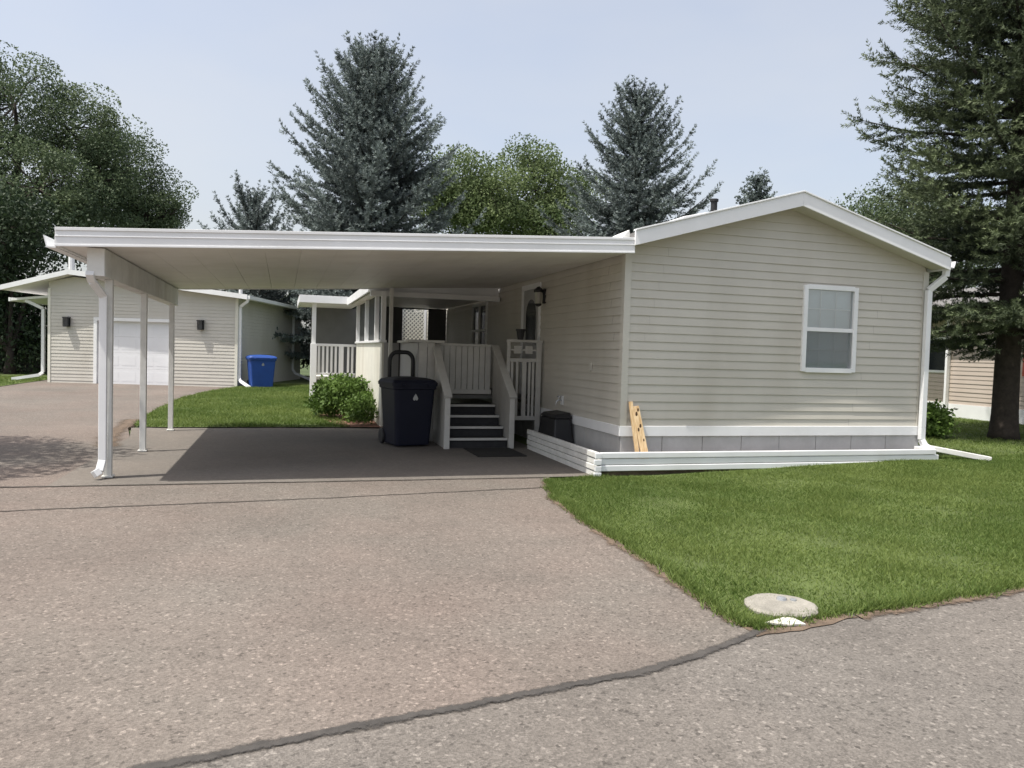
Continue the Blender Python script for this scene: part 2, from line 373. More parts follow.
# ------------------------------------------------------------------ ground
gx = [-900, -300, -120] + [float(v) for v in np.arange(-60, 61, 2)] + [120, 300, 900]
V = [(x, y, H(x, y)-.05) for y in gx for x in gx]; n = len(gx)
F = [(j*n+i, j*n+i+1, (j+1)*n+i+1, (j+1)*n+i) for j in range(n-1) for i in range(n-1)]
g = link('ground', np_mesh('ground', V, F), M['rough_grass']); g['kind'] = 'structure'
flat = lambda x, y: 0
o = sheet('road', [(-80, -80), (80, -80), (80, 9), (10, -3.2), (.82, -4.9), (-1.5, -5.2), (-20, -9.5), (-80, -24)], 0.0, M['road'], 40, flat)
LE = rough([(-.32, -.3), (-1.17, -.45), (-1.45, -1.7), (-1.55, -3.0), (-1.6, -4.5), (-1.68, -5.48), (-1.4, -5.43), (-.46, -5.33), (.82, -5.13), (5, -4.45), (10, -3.7)], .028, .11)
lawn_pts = LE + [(40, 1), (40, 40), (-.32, 40)]
def lawn_h(x, y): return H(x, y)
lawn = sheet('lawn', lawn_pts, .010, M['turf'], 1.0, lawn_h)
drive = sheet('driveway', [(-1.05, -.17), (-1.05, -1.5), (-1.38, -4.5), (-1.62, -5.53), (-2.15, -5.77), (-2.59, -5.92), (-3.44, -6.06), (-4.73, -6.29), (-12, -8.1), (-20, -9.96), (-30, -12), (-30, 2), (-14, 6), (-12.35, 14), (-12.3, 22.5),
               (-5.6, 22.5), (-5.9, 17.6), (-6.5, 15.5), (-6.95, 13), (-7.05, 9), (-6.95, 6.0), (-6.66, 4.5), (-6.66, -.17)], .003, M['asphalt'], 1.5)
slab = sheet('carport_floor', [(-6.66, -.17), (-.2, -.17), (-.2, 6.02), (-6.9, 6.02), (-6.66, 4.5)], .006, M['slab'], 2.0)
RL = rough([(-3.0, 5.98), (-6.5, 5.98), (-6.85, 6.2), (-7.0, 9), (-6.9, 13), (-6.45, 15.5), (-5.9, 17.4), (-5.6, 18.4)], .05, .2)
back_lawn_pts = RL + [(-4.8, 30), (-3, 30), (-2.3, 16), (-3.2, 9.0)]
bl = sheet('lawn', back_lawn_pts, .024, M['turf'], 1.0)
ll = sheet('lawn', [(-12.3, 12), (-12.3, 21), (-12.6, 40), (-60, 40), (-60, 12)], .016, M['turf'], 2.0)
bed = sheet('flower_bed', rough([(-2.3, 5.85), (-3.1, 5.98), (-3.5, 8), (-3.45, 10.8), (-2.4, 11.2)], .06, .2), .034, M['mulch'], 1.0)
strip('bare_soil', [(-6.75, 3.2), (-6.98, 4.4), (-7.08, 6.0), (-7.15, 8.0)], .26, .0105, M['fringe'], .7, sub=.2, wob=.04)
sheet('bare_soil', rough([(-1.72, -5.62), (-1.32, -5.56), (-.9, -5.47), (-1.0, -5.35), (-1.5, -5.3), (-1.74, -5.2), (-1.72, -5.62)], .03, .08)[:-1], .006, M['earth'], 1.0)
strip('bare_soil', [(-1.2, -.5), (-1.5, -1.7), (-1.6, -3.0), (-1.66, -4.5), (-1.72, -5.4)], .085, .0095, M['fringe'], .9, sub=.05, wob=.02)
strip('bare_soil', [(-.9, -5.46), (-.46, -5.4), (.82, -5.2), (5, -4.52), (10, -3.77)], .085, .0095, M['fringe'], .9, sub=.05, wob=.02)
strip('tar_seam', [(-30, -12.25), (-12, -8.1), (-4.73, -6.29), (-3.44, -6.06), (-2.59, -5.92), (-2.15, -5.77), (-1.62, -5.53)], .052, .0075, M['tar'], .5, wob=.008, sub=.05)
strip('tar_seam', [(-9, -2.0), (-6.69, -1.43), (-3.8, -1.2), (-1.15, -.86)], .026, .0075, M['crack'], .9, wob=.014, sub=.05)
strip('tar_seam', [(-9, -.1), (-6.5, -.17), (-3.0, -.2), (-1.1, -.21)], .04, .0100, M['crack'], .6, wob=.008, sub=.06)

def in_poly(P, poly):
    x, y = P[:, 0], P[:, 1]; r = np.zeros(len(P), bool); n = len(poly)
    for i in range(n):
        x1, y1 = poly[i]; x2, y2 = poly[(i+1) % n]
        c = ((y1 > y) != (y2 > y)) & (x < (x2-x1)*(y-y1)/((y2-y1) or 1e-9)+x1); r ^= c
    return r
def blades(name, poly, n, h, wd, box_, off, label, rng, excl=(), pts=None):
    P = np.column_stack([rng.uniform(box_[0], box_[1], n), rng.uniform(box_[2], box_[3], n)]) if pts is None else pts
    keep = in_poly(P, poly) if pts is None else np.ones(len(P), bool)
    if pts is None:      # thinner, drier patches
        dens = .72+.3*np.sin(P[:, 0]*1.7+np.sin(P[:, 1]*1.3)*1.5)*np.sin(P[:, 1]*2.1+P[:, 0]*.6)+.2*np.sin(P[:, 0]*6.1)*np.sin(P[:, 1]*5.3+P[:, 0])
        keep &= rng.uniform(size=len(P)) < dens
    for (x0, x1, y0, y1) in excl: keep &= ~((P[:, 0] > x0) & (P[:, 0] < x1) & (P[:, 1] > y0) & (P[:, 1] < y1))
    P = P[keep]; n = len(P)
    z = np.array([H(a, b) for a, b in P])+off
    az = rng.uniform(0, 2*np.pi, n); hh = h*rng.uniform(.4, 1.3, n)*(1+.3*np.sin(P[:, 0]*4.3+P[:, 1]*1.1)*np.sin(P[:, 1]*3.7)); lean = hh*rng.uniform(.2, 1.5, n); la = rng.uniform(0, 2*np.pi, n)
    ww = wd*rng.uniform(.7, 1.3, n)
    b0 = np.column_stack([P[:, 0]-np.cos(az)*ww, P[:, 1]-np.sin(az)*ww, z]); b1 = np.column_stack([P[:, 0]+np.cos(az)*ww, P[:, 1]+np.sin(az)*ww, z])
    tp = np.column_stack([P[:, 0]+np.cos(la)*lean, P[:, 1]+np.sin(la)*lean, z+hh])
    V = np.stack([b0, b1, tp], 1).reshape(-1, 3); F = np.arange(3*n).reshape(-1, 3)
    o = link(name, np_mesh(name, V, F, np.clip(rng.uniform(0, 1, n)+.25*np.sin(P[:, 0]*.9+2)*np.sin(P[:, 1]*1.2), 0, 1)), M['blade']); tag(o, label, 'grass', kind='stuff'); return o
blades('grass', lawn_pts, 480000, .032, .0042, (-1.8, 7, -5.6, 0), .006, 'short green mown grass of the front lawn beside the asphalt driveway', RNG, [(-.45, 5.05, -.36, 2)])
FR = np.array(LE); seg = np.diff(FR, axis=0); sl_ = np.linalg.norm(seg, axis=1)
idx = RNG.choice(len(seg), 26000, p=sl_/sl_.sum()); tt_ = RNG.uniform(size=26000)
nn_ = np.column_stack([-seg[:, 1], seg[:, 0]])/sl_[:, None]
clump = .5+.5*np.sin(idx*.9)*np.sin(idx*.37+1)
FP = FR[idx]+seg[idx]*tt_[:, None]+nn_[idx]*(RNG.normal(.0, .035, 26000)+.012-.05*clump*RNG.uniform(size=26000))[:, None]
blades('grass', lawn_pts, 0, .045, .004, None, .008, 'ragged grass fringe spilling over the asphalt along the front lawn edge', RNG, pts=FP)
CL = np.column_stack([RNG.uniform(-1.5, 7, 9000), RNG.uniform(-5.4, -.4, 9000)])
CL = CL[in_poly(CL, lawn_pts) & (np.sin(CL[:, 0]*2.1+CL[:, 1])*np.sin(CL[:, 1]*2.9-CL[:, 0]*.8)+RNG.normal(0, .3, 9000) > .25)]
blades('clover', lawn_pts, 0, .022, .013, None, .012, 'patches of broad-leaved clover and weeds in the front lawn', RNG, pts=CL)
blades('grass', lawn_pts, 110000, .045, .007, (5, 14, -4.6, 9), .006, 'shaded green grass around the big spruce trunk at the right', RNG, [(12.9, 20, -5, 20)])
blades('grass', back_lawn_pts, 130000, .06, .008, (-7.1, -2.3, 5.9, 20), .02, 'sunlit green grass strip between the carport floor and the garage', RNG)
blades('grass', [(-12.3, 12), (-12.3, 21), (-12.6, 40), (-20, 40), (-20, 12)], 30000, .07, .01, (-20, -12, 14, 24), .012, 'patch of grass at far left beside the garage driveway', RNG)

# ------------------------------------------------------------------ main home
W = 4.88; ZR = 3.66; SL = .282; YB = 17.0
zu = lambda x: ZR - SL*abs(x-W/2)
home = thing('mobile_home', 'long tan vinyl-sided mobile home with low white-trimmed gable and one sash window', 'house', (0, 0, 0))
wl = siding(MB(), (0, 0, 0), (1, 0, 0), (0, -1, 0), .62, ZR+.05, lambda z: max(.0, W/2-(ZR+.03-z)/SL), lambda z: min(W, W/2+(ZR+.03-z)/SL), [(2.74, 3.633, 1.4135, 2.6314)])
siding(wl, (0, 0, 0), (0, 1, 0), (-1, 0, 0), .62, 3.0, lambda z: 0, lambda z: YB, [(3.42, 4.48, .8, 2.80), (7.05, 8.4, 1.66, 2.66)])
siding(wl, (W, 0, 0), (0, 1, 0), (1, 0, 0), .62, 3.0, lambda z: 0, lambda z: YB)
wall = wl.build('wall', M['siding'], home)
core = MB().box(.2, W-.2, .2, YB-.02, .3, 2.9)
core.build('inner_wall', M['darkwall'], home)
t = MB(); t.box(-.028, W+.028, -.030, 0.0, .50, .635); t.box(-.030, 0, 0.001, YB, .50, .635); t.box(W, W+.03, 0.001, YB, .50, .635)
t.build('base_trim', M['white'], home, .004)
for sx, x0, x1 in ((-1, -.024, .07), (1, W-.07, W+.024)):
    ct = MB(); ct.box(x0, x1, -.024, -.0005, .637, 2.93)
    if sx < 0: ct.box(-.024, -.0005, -.0005, .07, .637, 2.93)
    else: ct.box(W+.0005, W+.024, -.0005, .07, .637, 2.93)
    ct.build('corner_trim', M['trim_tan'], home)
sk = MB()
x = -.0
while x < W-.02:
    x1 = min(x+.61, W); sk.box(x+.004, x1-.004, -.004, .03, -.05, .50); x = x1
y = 0.035
while y < YB:
    y1 = min(y+.61, YB); sk.box(.0, .03, y+.004, y1-.004, -.05, .50); y = y1
sk.box(W-.03, W, .035, YB, -.05, .5); sk.box(.03, W-.03, .03, .05, -.05, .5)
sk.build('skirting', M['skirt'], home, .003)
# roof
XL, XR = -.03, W+.10; TH = .185
rf = MB()
for xa, xb in ((XL+.02, W/2), (W/2, XR-.01)):
    rf.hexa([(xa, -.285, zu(xa)+.05), (xb, -.285, zu(xb)+.05), (xb, YB+.2, zu(xb)+.05), (xa, YB+.2, zu(xa)+.05),
             (xa, -.285, zu(xa)+TH-.015), (xb, -.285, zu(xb)+TH-.015), (xb, YB+.2, zu(xb)+TH-.015), (xa, YB+.2, zu(xa)+TH-.015)])
roof = rf.build('roof', M['shingle'], home)
fs = MB()
for xa, xb in ((XL, W/2-.001), (W/2+.001, XR)):
    fs.hexa([(xa, -.315, zu(xa)), (xb, -.315, zu(xb)), (xb, -.288, zu(xb)), (xa, -.288, zu(xa)),
             (xa, -.315, zu(xa)+TH), (xb, -.315, zu(xb)+TH), (xb, -.288, zu(xb)+TH), (xa, -.288, zu(xa)+TH)])
    fs.hexa([(xa, -.335, zu(xa)+TH+.001), (xb, -.335, zu(xb)+TH+.001), (xb, -.25, zu(xb)+TH+.001), (xa, -.25, zu(xa)+TH+.001),
             (xa, -.335, zu(xa)+TH+.022), (xb, -.335, zu(xb)+TH+.022), (xb, -.25, zu(xb)+TH+.022), (xa, -.25, zu(xa)+TH+.022)])
fs.box(XR+.001, XR+.02, -.315, YB+.2, zu(XR)-.0, zu(XR)+.16)
fs.build('fascia', M['white'], roof, .003)
sf = MB()
for xa, xb in ((XL+.01, W/2-.001), (W/2+.001, XR-.01)):
    sf.hexa([(xa, -.287, zu(xa)+.02), (xb, -.287, zu(xb)+.02), (xb, .0, zu(xb)+.02), (xa, .0, zu(xa)+.02),
             (xa, -.287, zu(xa)+.045), (xb, -.287, zu(xb)+.045), (xb, .0, zu(xb)+.045), (xa, .0, zu(xa)+.045)])
sf.build('soffit', M['siding'], roof)
gt = MB(); gp = [(XR+.021, 0, zu(XR)+.13), (XR+.021, 0, zu(XR)+.03), (XR+.085, 0, zu(XR)+.03), (XR+.11, 0, zu(XR)+.09), (XR+.115, 0, zu(XR)+.13), (XR+.105, 0, zu(XR)+.13), (XR+.095, 0, zu(XR)+.09), (XR+.08, 0, zu(XR)+.042), (XR+.032, 0, zu(XR)+.042), (XR+.032, 0, zu(XR)+.13)]
gt.prism([(a, -.31, c) for a, b, c in gp], (0, YB+.4, 0)); gt.build('gutter', M['white'], roof)
# downspout at the front right corner
ds = MB()
def pipe(mb, pts, wx=.085, wz=.065):
    for a, b in zip(pts, pts[1:]): mb.beam(a, b, wx, wz, (0, 1, 0))
    return mb
pipe(ds, [(XR+.06, -.20, 2.97), (XR+.05, -.20, 2.86), (4.86, -.075, 2.66), (4.86, -.075, .62), (4.86, -.075, .44), (4.90, -.10, .35), (4.99, -.17, .28)])
ds.build('downspout', M['white'], home, .006)
b2 = MB(); b2.beam((4.95, -.15, .325), (5.66, -.55, .20), .10, .075); b2.build('downspout_extension', M['white_old'], home, .008)
# gable window
def sash_window(parent, x0, x1, z0, z1, y=0.0):
    fr = MB(); f = .055
    fr.box(x0-.012, x0+f, y-.045, y+.05, z0, z1); fr.box(x1-f, x1+.012, y-.045, y+.05, z0, z1)
    fr.box(x0+f, x1-f, y-.045, y+.05, z1-f, z1+.012); fr.box(x0+f, x1-f, y-.05, y+.05, z0-.012, z0+f)
    zm = (z0+z1)/2-.01; fr.box(x0+f, x1-f, y-.030, y+.05, zm-.028, zm+.028)
    win = fr.build('window', M['white'], parent, .004)
    MB().poly([(x0+f, y-.004, zm+.028), (x1-f, y-.004, zm+.028), (x1-f, y-.004, z1-f), (x0+f, y-.004, z1-f)]).build('upper_pane', M['glass'], win)
    MB().poly([(x0+f, y+.012, z0+f), (x1-f, y+.012, z0+f), (x1-f, y+.012, zm-.028), (x0+f, y+.012, zm-.028)]).build('lower_pane', M['glass'], win)
    mu = MB(); wx = (x1-x0-2*f)/3
    for k in (1, 2):
        xx = x0+f+wx*k
        mu.box(xx-.006, xx+.006, y+.02, y+.027, zm+.03, z1-f); mu.box(xx-.006, xx+.006, y+.02, y+.027, z0+f, zm-.03)
    for a, b in ((zm+.028, z1-f), (z0+f, zm-.028)): mu.box(x0+f, x1-f, y+.0205, y+.0275, (a+b)/2-.006, (a+b)/2+.006)
    mu.build('muntins', M['white'], win)
    MB().poly([(x0+f, y-.024, z0+f), (x1-f, y-.024, z0+f), (x1-f, y-.024, zm-.028), (x0+f, y-.024, zm-.028)]).build('insect_screen', M['screen_w'], win)
    bl = MB(); zz = z0+.02
    while zz < z1-.02:
        bl.poly([(x0+.02, y+.05, zz), (x1-.02, y+.05, zz), (x1-.02, y+.065, zz+.024), (x0+.02, y+.065, zz+.024)]); zz += .022
    bl.build('blind', M['blind'], win)
sash_window(home, 2.74, 3.633, 1.4135, 2.6314)
# long-wall door and window under the carport
dr = MB(); dr.box(-.035, .02, 3.42, 3.50, .8, 2.80); dr.box(-.035, .02, 4.40, 4.48, .8, 2.80); dr.box(-.035, .02, 3.50, 4.40, 2.71, 2.80)
door = MB().box(-.012, .03, 3.50, 4.40, .81, 2.71).build('door', M['door_shade_grey'], home)
dr.build('door_frame', M['white'], door, .004)
arch = [(-.018, 3.95+.28*math.cos(a), 2.25+.28*math.sin(a)) for a in [math.pi*k/12 for k in range(13)]] + [(-.018, 3.67, 1.75), (-.018, 4.23, 1.75)]
MB().prism(arch, (.004, 0, 0)).build('arched_glass', M['glassdark'], door)
MB().tube([(-.02, 3.58, 1.72), (-.07, 3.58, 1.72), (-.07, 3.68, 1.72)], .014).build('door_handle', M['steel'], door)
sw = MB(); y0, y1, z0, z1 = 7.05, 8.4, 1.66, 2.66
for a, b, c, d in ((y0, y0+.07, z0, z1), (y1-.07, y1, z0, z1), (y0+.07, y1-.07, z1-.07, z1), (y0+.07, y1-.07, z0, z0+.06), ((y0+y1)/2-.03, (y0+y1)/2+.03, z0+.06, z1-.07), (y0+.07, (y0+y1)/2-.03, 2.02, 2.07), ((y0+y1)/2+.03, y1-.07, 2.02, 2.07)):
    sw.box(-.04, .03, a, b, c, d)
sww = sw.build('window', M['white_old'], home, .003)
MB().poly([(0, y0+.05, z0+.05), (0, y1-.05, z0+.05), (0, y1-.05, z1-.05), (0, y0+.05, z1-.05)]).build('pane', M['glassdark'], sww)
# porch lantern right of the door, outdoor tap, socket cover
la = MB(); la.box(-.03, 0, 3.18, 3.28, 2.42, 2.66); la.beam((-.02, 3.23, 2.62), (-.12, 3.23, 2.70), .02, .02); la.lathe([(.02, .22), (.09, .16), (.085, .12)], (-.12, 3.23, 2.48), 8); la.lathe([(.065, .01), (.05, -.02), (.01, -.04)], (-.12, 3.23, 2.40), 8)
lan = la.build('porch_lantern', M['black'], home); MB().lathe([(.05, .0), (.072, .19)], (-.12, 3.23, 2.41), 8).build('lantern_glass', M['lamp'], lan)
tp = MB(); tp.box(-.03, -.014, 2.14, 2.24, .76, .90); tpo = tp.build('tap_plate', M['white'], home)
MB().tube([(-.03, 2.19, .83), (-.09, 2.19, .83), (-.12, 2.19, .80), (-.12, 2.19, .76)], .014).tube([(-.08, 2.19, .84), (-.08, 2.19, .89)], .008).tube([(-.08, 2.15, .89), (-.08, 2.23, .89)], .014).build('tap', M['steel'], tpo)
MB().box(-.03, -.012, 1.02, 1.10, 1.33, 1.45).build('socket_cover', M['trim_tan'], home)
# roof fittings
rv = MB().tube([(1.50, .4, 3.4), (1.50, .4, 3.765), (1.50, .4, 3.766), (1.50, .4, 3.80)], [.045, .045, .06, .06], 12); rv.build('vent_pipe', M['iron'], roof)
MB().hexa([(1.0, .35, 3.4), (1.36, .35, 3.5), (1.36, .8, 3.5), (1.0, .8, 3.4), (1.0, .35, 3.515), (1.36, .35, 3.60), (1.36, .8, 3.60), (1.0, .8, 3.515)]).build('roof_vent', M['white'], roof, .008)
MB().hexa([(-.14, -.1, 3.06), (.0, -.1, 3.09), (.0, .5, 3.09), (-.14, .5, 3.06), (-.10, -.06, 3.14), (-.02, -.1, 3.19), (-.01, .4, 3.18), (-.12, .5, 3.10)]).build('flashing', M['white_old'], roof)

# ------------------------------------------------------------------ carport
cp = thing('carport', 'white flat-roofed carport on slim posts joined to the tan home', 'carport', (0, 0, 0))
zc = lambda x: 2.52+(x+6.56)*.0535
CXL, CXR, CYF, CYB = -6.56, -.034, -.275, 6.05
sl = MB()
xs = CXL+.03; k = 0
while xs < CXR-.02:
    xe = min(xs+.405, CXR-.005)
    sl.hexa([(xs+.0008, CYF+.03, zc(xs)+.015), (xe-.0008, CYF+.03, zc(xe)+.015), (xe-.003, CYB-.03, zc(xe)+.015), (xs+.003, CYB-.03, zc(xs)+.015),
             (xs+.003, CYF+.03, zc(xs)+.05), (xe-.003, CYF+.03, zc(xe)+.05), (xe-.003, CYB-.03, zc(xe)+.05), (xs+.003, CYB-.03, zc(xs)+.05)])
    xs = xe
sl.build('ceiling', M['soffit'], cp)
MB().hexa([(CXL+.03, CYF+.03, zc(CXL)+.055), (CXR, CYF+.03, zc(CXR)+.055), (CXR, CYB-.03, zc(CXR)+.055), (CXL+.03, CYB-.03, zc(CXL)+.055),
           (CXL+.03, CYF+.03, zc(CXL)+.16), (CXR, CYF+.03, zc(CXR)+.16), (CXR, CYB-.03, zc(CXR)+.16), (CXL+.03, CYB-.03, zc(CXL)+.16)]).build('roof_deck', M['white'], cp)
fa = MB()
def fband(mb, y0, y1, a, b):
    mb.hexa([(CXL, y0, zc(CXL)+a), (CXR+.02, y0, zc(CXR)+a), (CXR+.02, y1, zc(CXR)+a), (CXL, y1, zc(CXL)+a), (CXL, y0, zc(CXL)+b), (CXR+.02, y0, zc(CXR)+b), (CXR+.02, y1, zc(CXR)+b), (CXL, y1, zc(CXL)+b)])
fband(fa, CYF, CYF+.028, 0, .19); fband(fa, CYF-.012, CYF-.001, .165, .197); fband(fa, CYF-.006, CYF-.001, 0.0, .022); fband(fa, CYF-.008, CYF-.001, .10, .112)
fband(fa, CYB-.028, CYB, 0, .19)
fa.box(CXL-.001, CXL+.028, CYF+.029, CYB-.029, zc(CXL), zc(CXL)+.19)
fa.build('fascia', M['white'], cp, .003)
gu = MB(); z = zc(CXL)
gu.prism([(CXL-.002, CYF+.05, z+.115), (CXL-.002, CYF+.05, z-.01), (CXL-.09, CYF+.05, z-.01), (CXL-.12, CYF+.05, z+.115), (CXL-.11, CYF+.05, z+.115), (CXL-.085, CYF+.05, z+.004), (CXL-.014, CYF+.05, z+.004), (CXL-.014, CYF+.05, z+.115)], (0, 6.1, 0)); gu.build('gutter', M['white'], cp)
bmx0, bmx1 = -6.30, -6.13
MB().box(bmx0, bmx1, -.10, 5.98, 2.25, zc(bmx0)+.012).build('beam', M['white_old'], cp, .004)
for yy in (.38, 2.66, 5.5):
    p = MB().box(-6.215, -6.135, yy-.04, yy+.04, .0, 2.249); p.box(-6.235, -6.115, yy-.06, yy+.06, .012, .03)
    p.build('post', M['white_old'], cp, .004)
MB().box(-2.305, -2.235, 5.80, 5.87, .0, zc(-2.2)+.012).build('post', M['white_old'], cp, .004)
dp = MB(); pipe(dp, [(-6.27, -.115, 2.28), (-6.27, .0, 2.20), (-6.215, .28, 2.06), (-6.215, .29, .22), (-6.235, .25, .10), (-6.28, .19, .07)], .08, .06)
dp.build('downspout', M['white'], cp, .006)

# ------------------------------------------------------------------ planter border, boards, box
pb = thing('planter_border', 'low border of stacked white timbers around the foot of the tan home', 'planter', (-.45, -.3, 0))
for k in range(4):
    z0 = .003+.082*k; sx = .035*(k % 2)
    m = MB().box(.0-sx*.3, .05, .012*(k % 2), 2.9, z0, z0+.074); m.build('side_timber', M['white_old'], pb, .008)
    if k > 0:
        e = MB().box(.052, 5.42 if k < 3 else 5.36, .0-.012*(k % 2), .06-.012*(k % 2), z0, z0+.074); e.build('front_timber', M['white'], pb, .008)
    MB().box(-.055+sx*.4, .05, -.045, -.013, z0+.002, z0+.072).build('corner_block', M['white'], pb, .008)
MB().box(5.25, 5.42, .065, .50, .26, .335).build('end_timber', M['white'], pb, .008)
MB().box(.055, 5.3, .062, .285, .02, .235).box(.055, .43, .29, 2.9, .02, .20).build('soil', M['earth'], pb)

def board(label, a, b, wd, th, rz):
    o = thing('wooden_board', label, 'board', a, rz, None); v = Vector(b)-Vector(a)
    return o, v
for lab, a, b, wd, m in (('pale pine board leaning on the gable siding near its left corner, front one', (.27, -.21, .235), (.165, -.062, .90), .10, 'wood'),
                         ('narrower pine offcut leaning on the siding behind the wider pine board', (.17, -.19, .235), (.105, -.05, .96), .05, 'wood')):
    mb = MB(); d = (Vector(b)-Vector(a)).normalized(); mb.beam((0, 0, 0), Vector(b)-Vector(a), wd, .032, (0, 1, 0))
    o = mb.build('wooden_board', M[m], None, .003); o.location = a; tag(o, lab, 'board')
    if wd > .08:
        for t, sx, r in ((.35, .2, .013), (.55, -.25, .017), (.62, .12, .02), (.85, -.1, .022), (.93, .25, .018)):
            q = (Vector(b)-Vector(a))*t; k = MB().lathe([(r, 0), (r*.9, .004)], (0, 0, 0), 8)
            k.v = [(q.x+sx*wd+x*.7, q.y-.0175-z, q.z+y*1.6) for x, y, z in k.v]; k.build('knot', M['knot'], o)
bx = thing('utility_box', 'black plastic box with sloping lid on the planter border by the steps', 'box', (-.19, 2.0, .2))
MB().hexa([(-.17, -.42, 0), (.15, -.42, 0), (.15, .4, 0), (-.17, .4, 0), (-.13, -.34, .38), (.13, -.34, .38), (.13, .32, .38), (-.13, .32, .38)]).build('body', M['black'], bx, .02)
MB().hexa([(-.15, -.36, .385), (.15, -.36, .385), (.15, .34, .385), (-.15, .34, .385), (-.11, -.30, .44), (.13, -.30, .47), (.13, .28, .47), (-.11, .28, .44)]).build('lid', M['black'], bx, .015)

# ------------------------------------------------------------------ entry steps, deck, gate
es = thing('entry_steps', 'short flight of dark treads between white sloping side panels', 'steps', (-1.22, 2.7, .004))
X0, X1 = -1.735+1.22, -.745+1.22
for k in range(4):
    y0 = .06+.27*k; z = .162*(k+1)
    tr = MB().box(X0, X1, y0-.01, y0+.285, z-.04, z).build('tread', M['tread'], es)
    MB().box(X0, X1, y0-.04, y0-.011, z-.036, z+.004).build('nosing', M['nosing'], tr, .004)
    MB().box(X0, X1, y0+.005, y0+.02, z-.162+.001, z-.041).build('riser', M['tread'], es)
for x0, x1 in ((X0-.075, X0-.003), (X1+.003, X1+.075)):
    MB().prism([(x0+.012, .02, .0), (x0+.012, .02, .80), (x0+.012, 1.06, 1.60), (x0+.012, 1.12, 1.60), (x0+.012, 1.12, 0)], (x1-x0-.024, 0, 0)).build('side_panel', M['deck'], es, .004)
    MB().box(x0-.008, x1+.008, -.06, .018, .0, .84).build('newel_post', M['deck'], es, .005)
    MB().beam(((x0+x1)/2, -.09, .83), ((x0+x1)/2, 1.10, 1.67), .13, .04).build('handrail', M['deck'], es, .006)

dk = thing('entry_deck', 'raised white entry deck with solid side panels under the carport', 'deck', (-1.2, 4.7, 0))
MB().box(-.84, 1.17, -.86, 1.1, .74, .80).build('floor', M['darkgrey'], dk)
def plankwall(mb, a, b, z0, z1, th, pw=.14, gap=.006):
    a, b = Vector(a), Vector(b); L = (b-a).length; d = (b-a)/L; s = 0
    while s < L-.01:
        e = min(s+pw, L); mb.beam(a+d*((s+gap+s+0)/2)+Vector((0, 0, (z0+z1)/2)), a+d*(e)+Vector((0, 0, (z0+z1)/2)), th, z1-z0); s = e+gap
    return mb
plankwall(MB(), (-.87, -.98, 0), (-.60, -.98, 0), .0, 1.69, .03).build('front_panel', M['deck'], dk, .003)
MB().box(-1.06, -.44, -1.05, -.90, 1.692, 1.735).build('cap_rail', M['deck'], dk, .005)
plankwall(MB(), (-.87, -.94, 0), (-.87, 1.1, 0), .0, 1.69, .03).build('side_panel', M['door_shade_grey'], dk, .003)  # grey instead of deck white: carport shade put into the colour
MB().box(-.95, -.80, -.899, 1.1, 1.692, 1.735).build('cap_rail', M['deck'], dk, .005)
gtw = thing('step_gate', 'white slatted gate closing the top of the dark steps', 'gate', (-1.22, 3.86, .82))
n = 9; wx = (X1-X0-.04)/n
for k in range(n):
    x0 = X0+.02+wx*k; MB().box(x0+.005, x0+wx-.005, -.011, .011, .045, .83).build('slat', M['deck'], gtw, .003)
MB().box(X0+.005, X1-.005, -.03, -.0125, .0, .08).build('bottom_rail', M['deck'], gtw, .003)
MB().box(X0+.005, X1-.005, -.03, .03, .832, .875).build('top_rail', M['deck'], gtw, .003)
sg = thing('side_gate', 'white lattice-topped gate panel between the steps and the home wall', 'gate', (-.70, 3.2, .02))
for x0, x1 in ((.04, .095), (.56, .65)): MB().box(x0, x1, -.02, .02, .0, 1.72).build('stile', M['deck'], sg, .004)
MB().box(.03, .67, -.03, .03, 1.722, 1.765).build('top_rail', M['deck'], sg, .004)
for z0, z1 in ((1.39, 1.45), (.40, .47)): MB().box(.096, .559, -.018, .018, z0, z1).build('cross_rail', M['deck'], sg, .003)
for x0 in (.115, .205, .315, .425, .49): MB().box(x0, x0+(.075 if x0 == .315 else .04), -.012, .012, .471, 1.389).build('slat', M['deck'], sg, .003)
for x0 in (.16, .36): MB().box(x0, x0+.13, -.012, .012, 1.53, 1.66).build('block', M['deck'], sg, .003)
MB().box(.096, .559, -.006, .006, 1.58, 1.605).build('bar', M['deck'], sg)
pot = thing('flower_pot', 'small black pot standing on the top rail of the side gate', 'pot', (-.43, 3.2, 1.786))
MB().lathe([(.05, 0), (.075, .15), (.085, .15), (.085, .18), (.07, .18), (.065, .16)], (0, 0, 0), 14).build('pot', M['black'], pot)
dm = MB().box(-.36, .40, -.48, .48, 0, .014).build('doormat', M['rubber'], None, .004); dm.location = (-1.14, 2.16, .0075); tag(dm, 'dark rubber doormat lying at the foot of the steps', 'doormat')

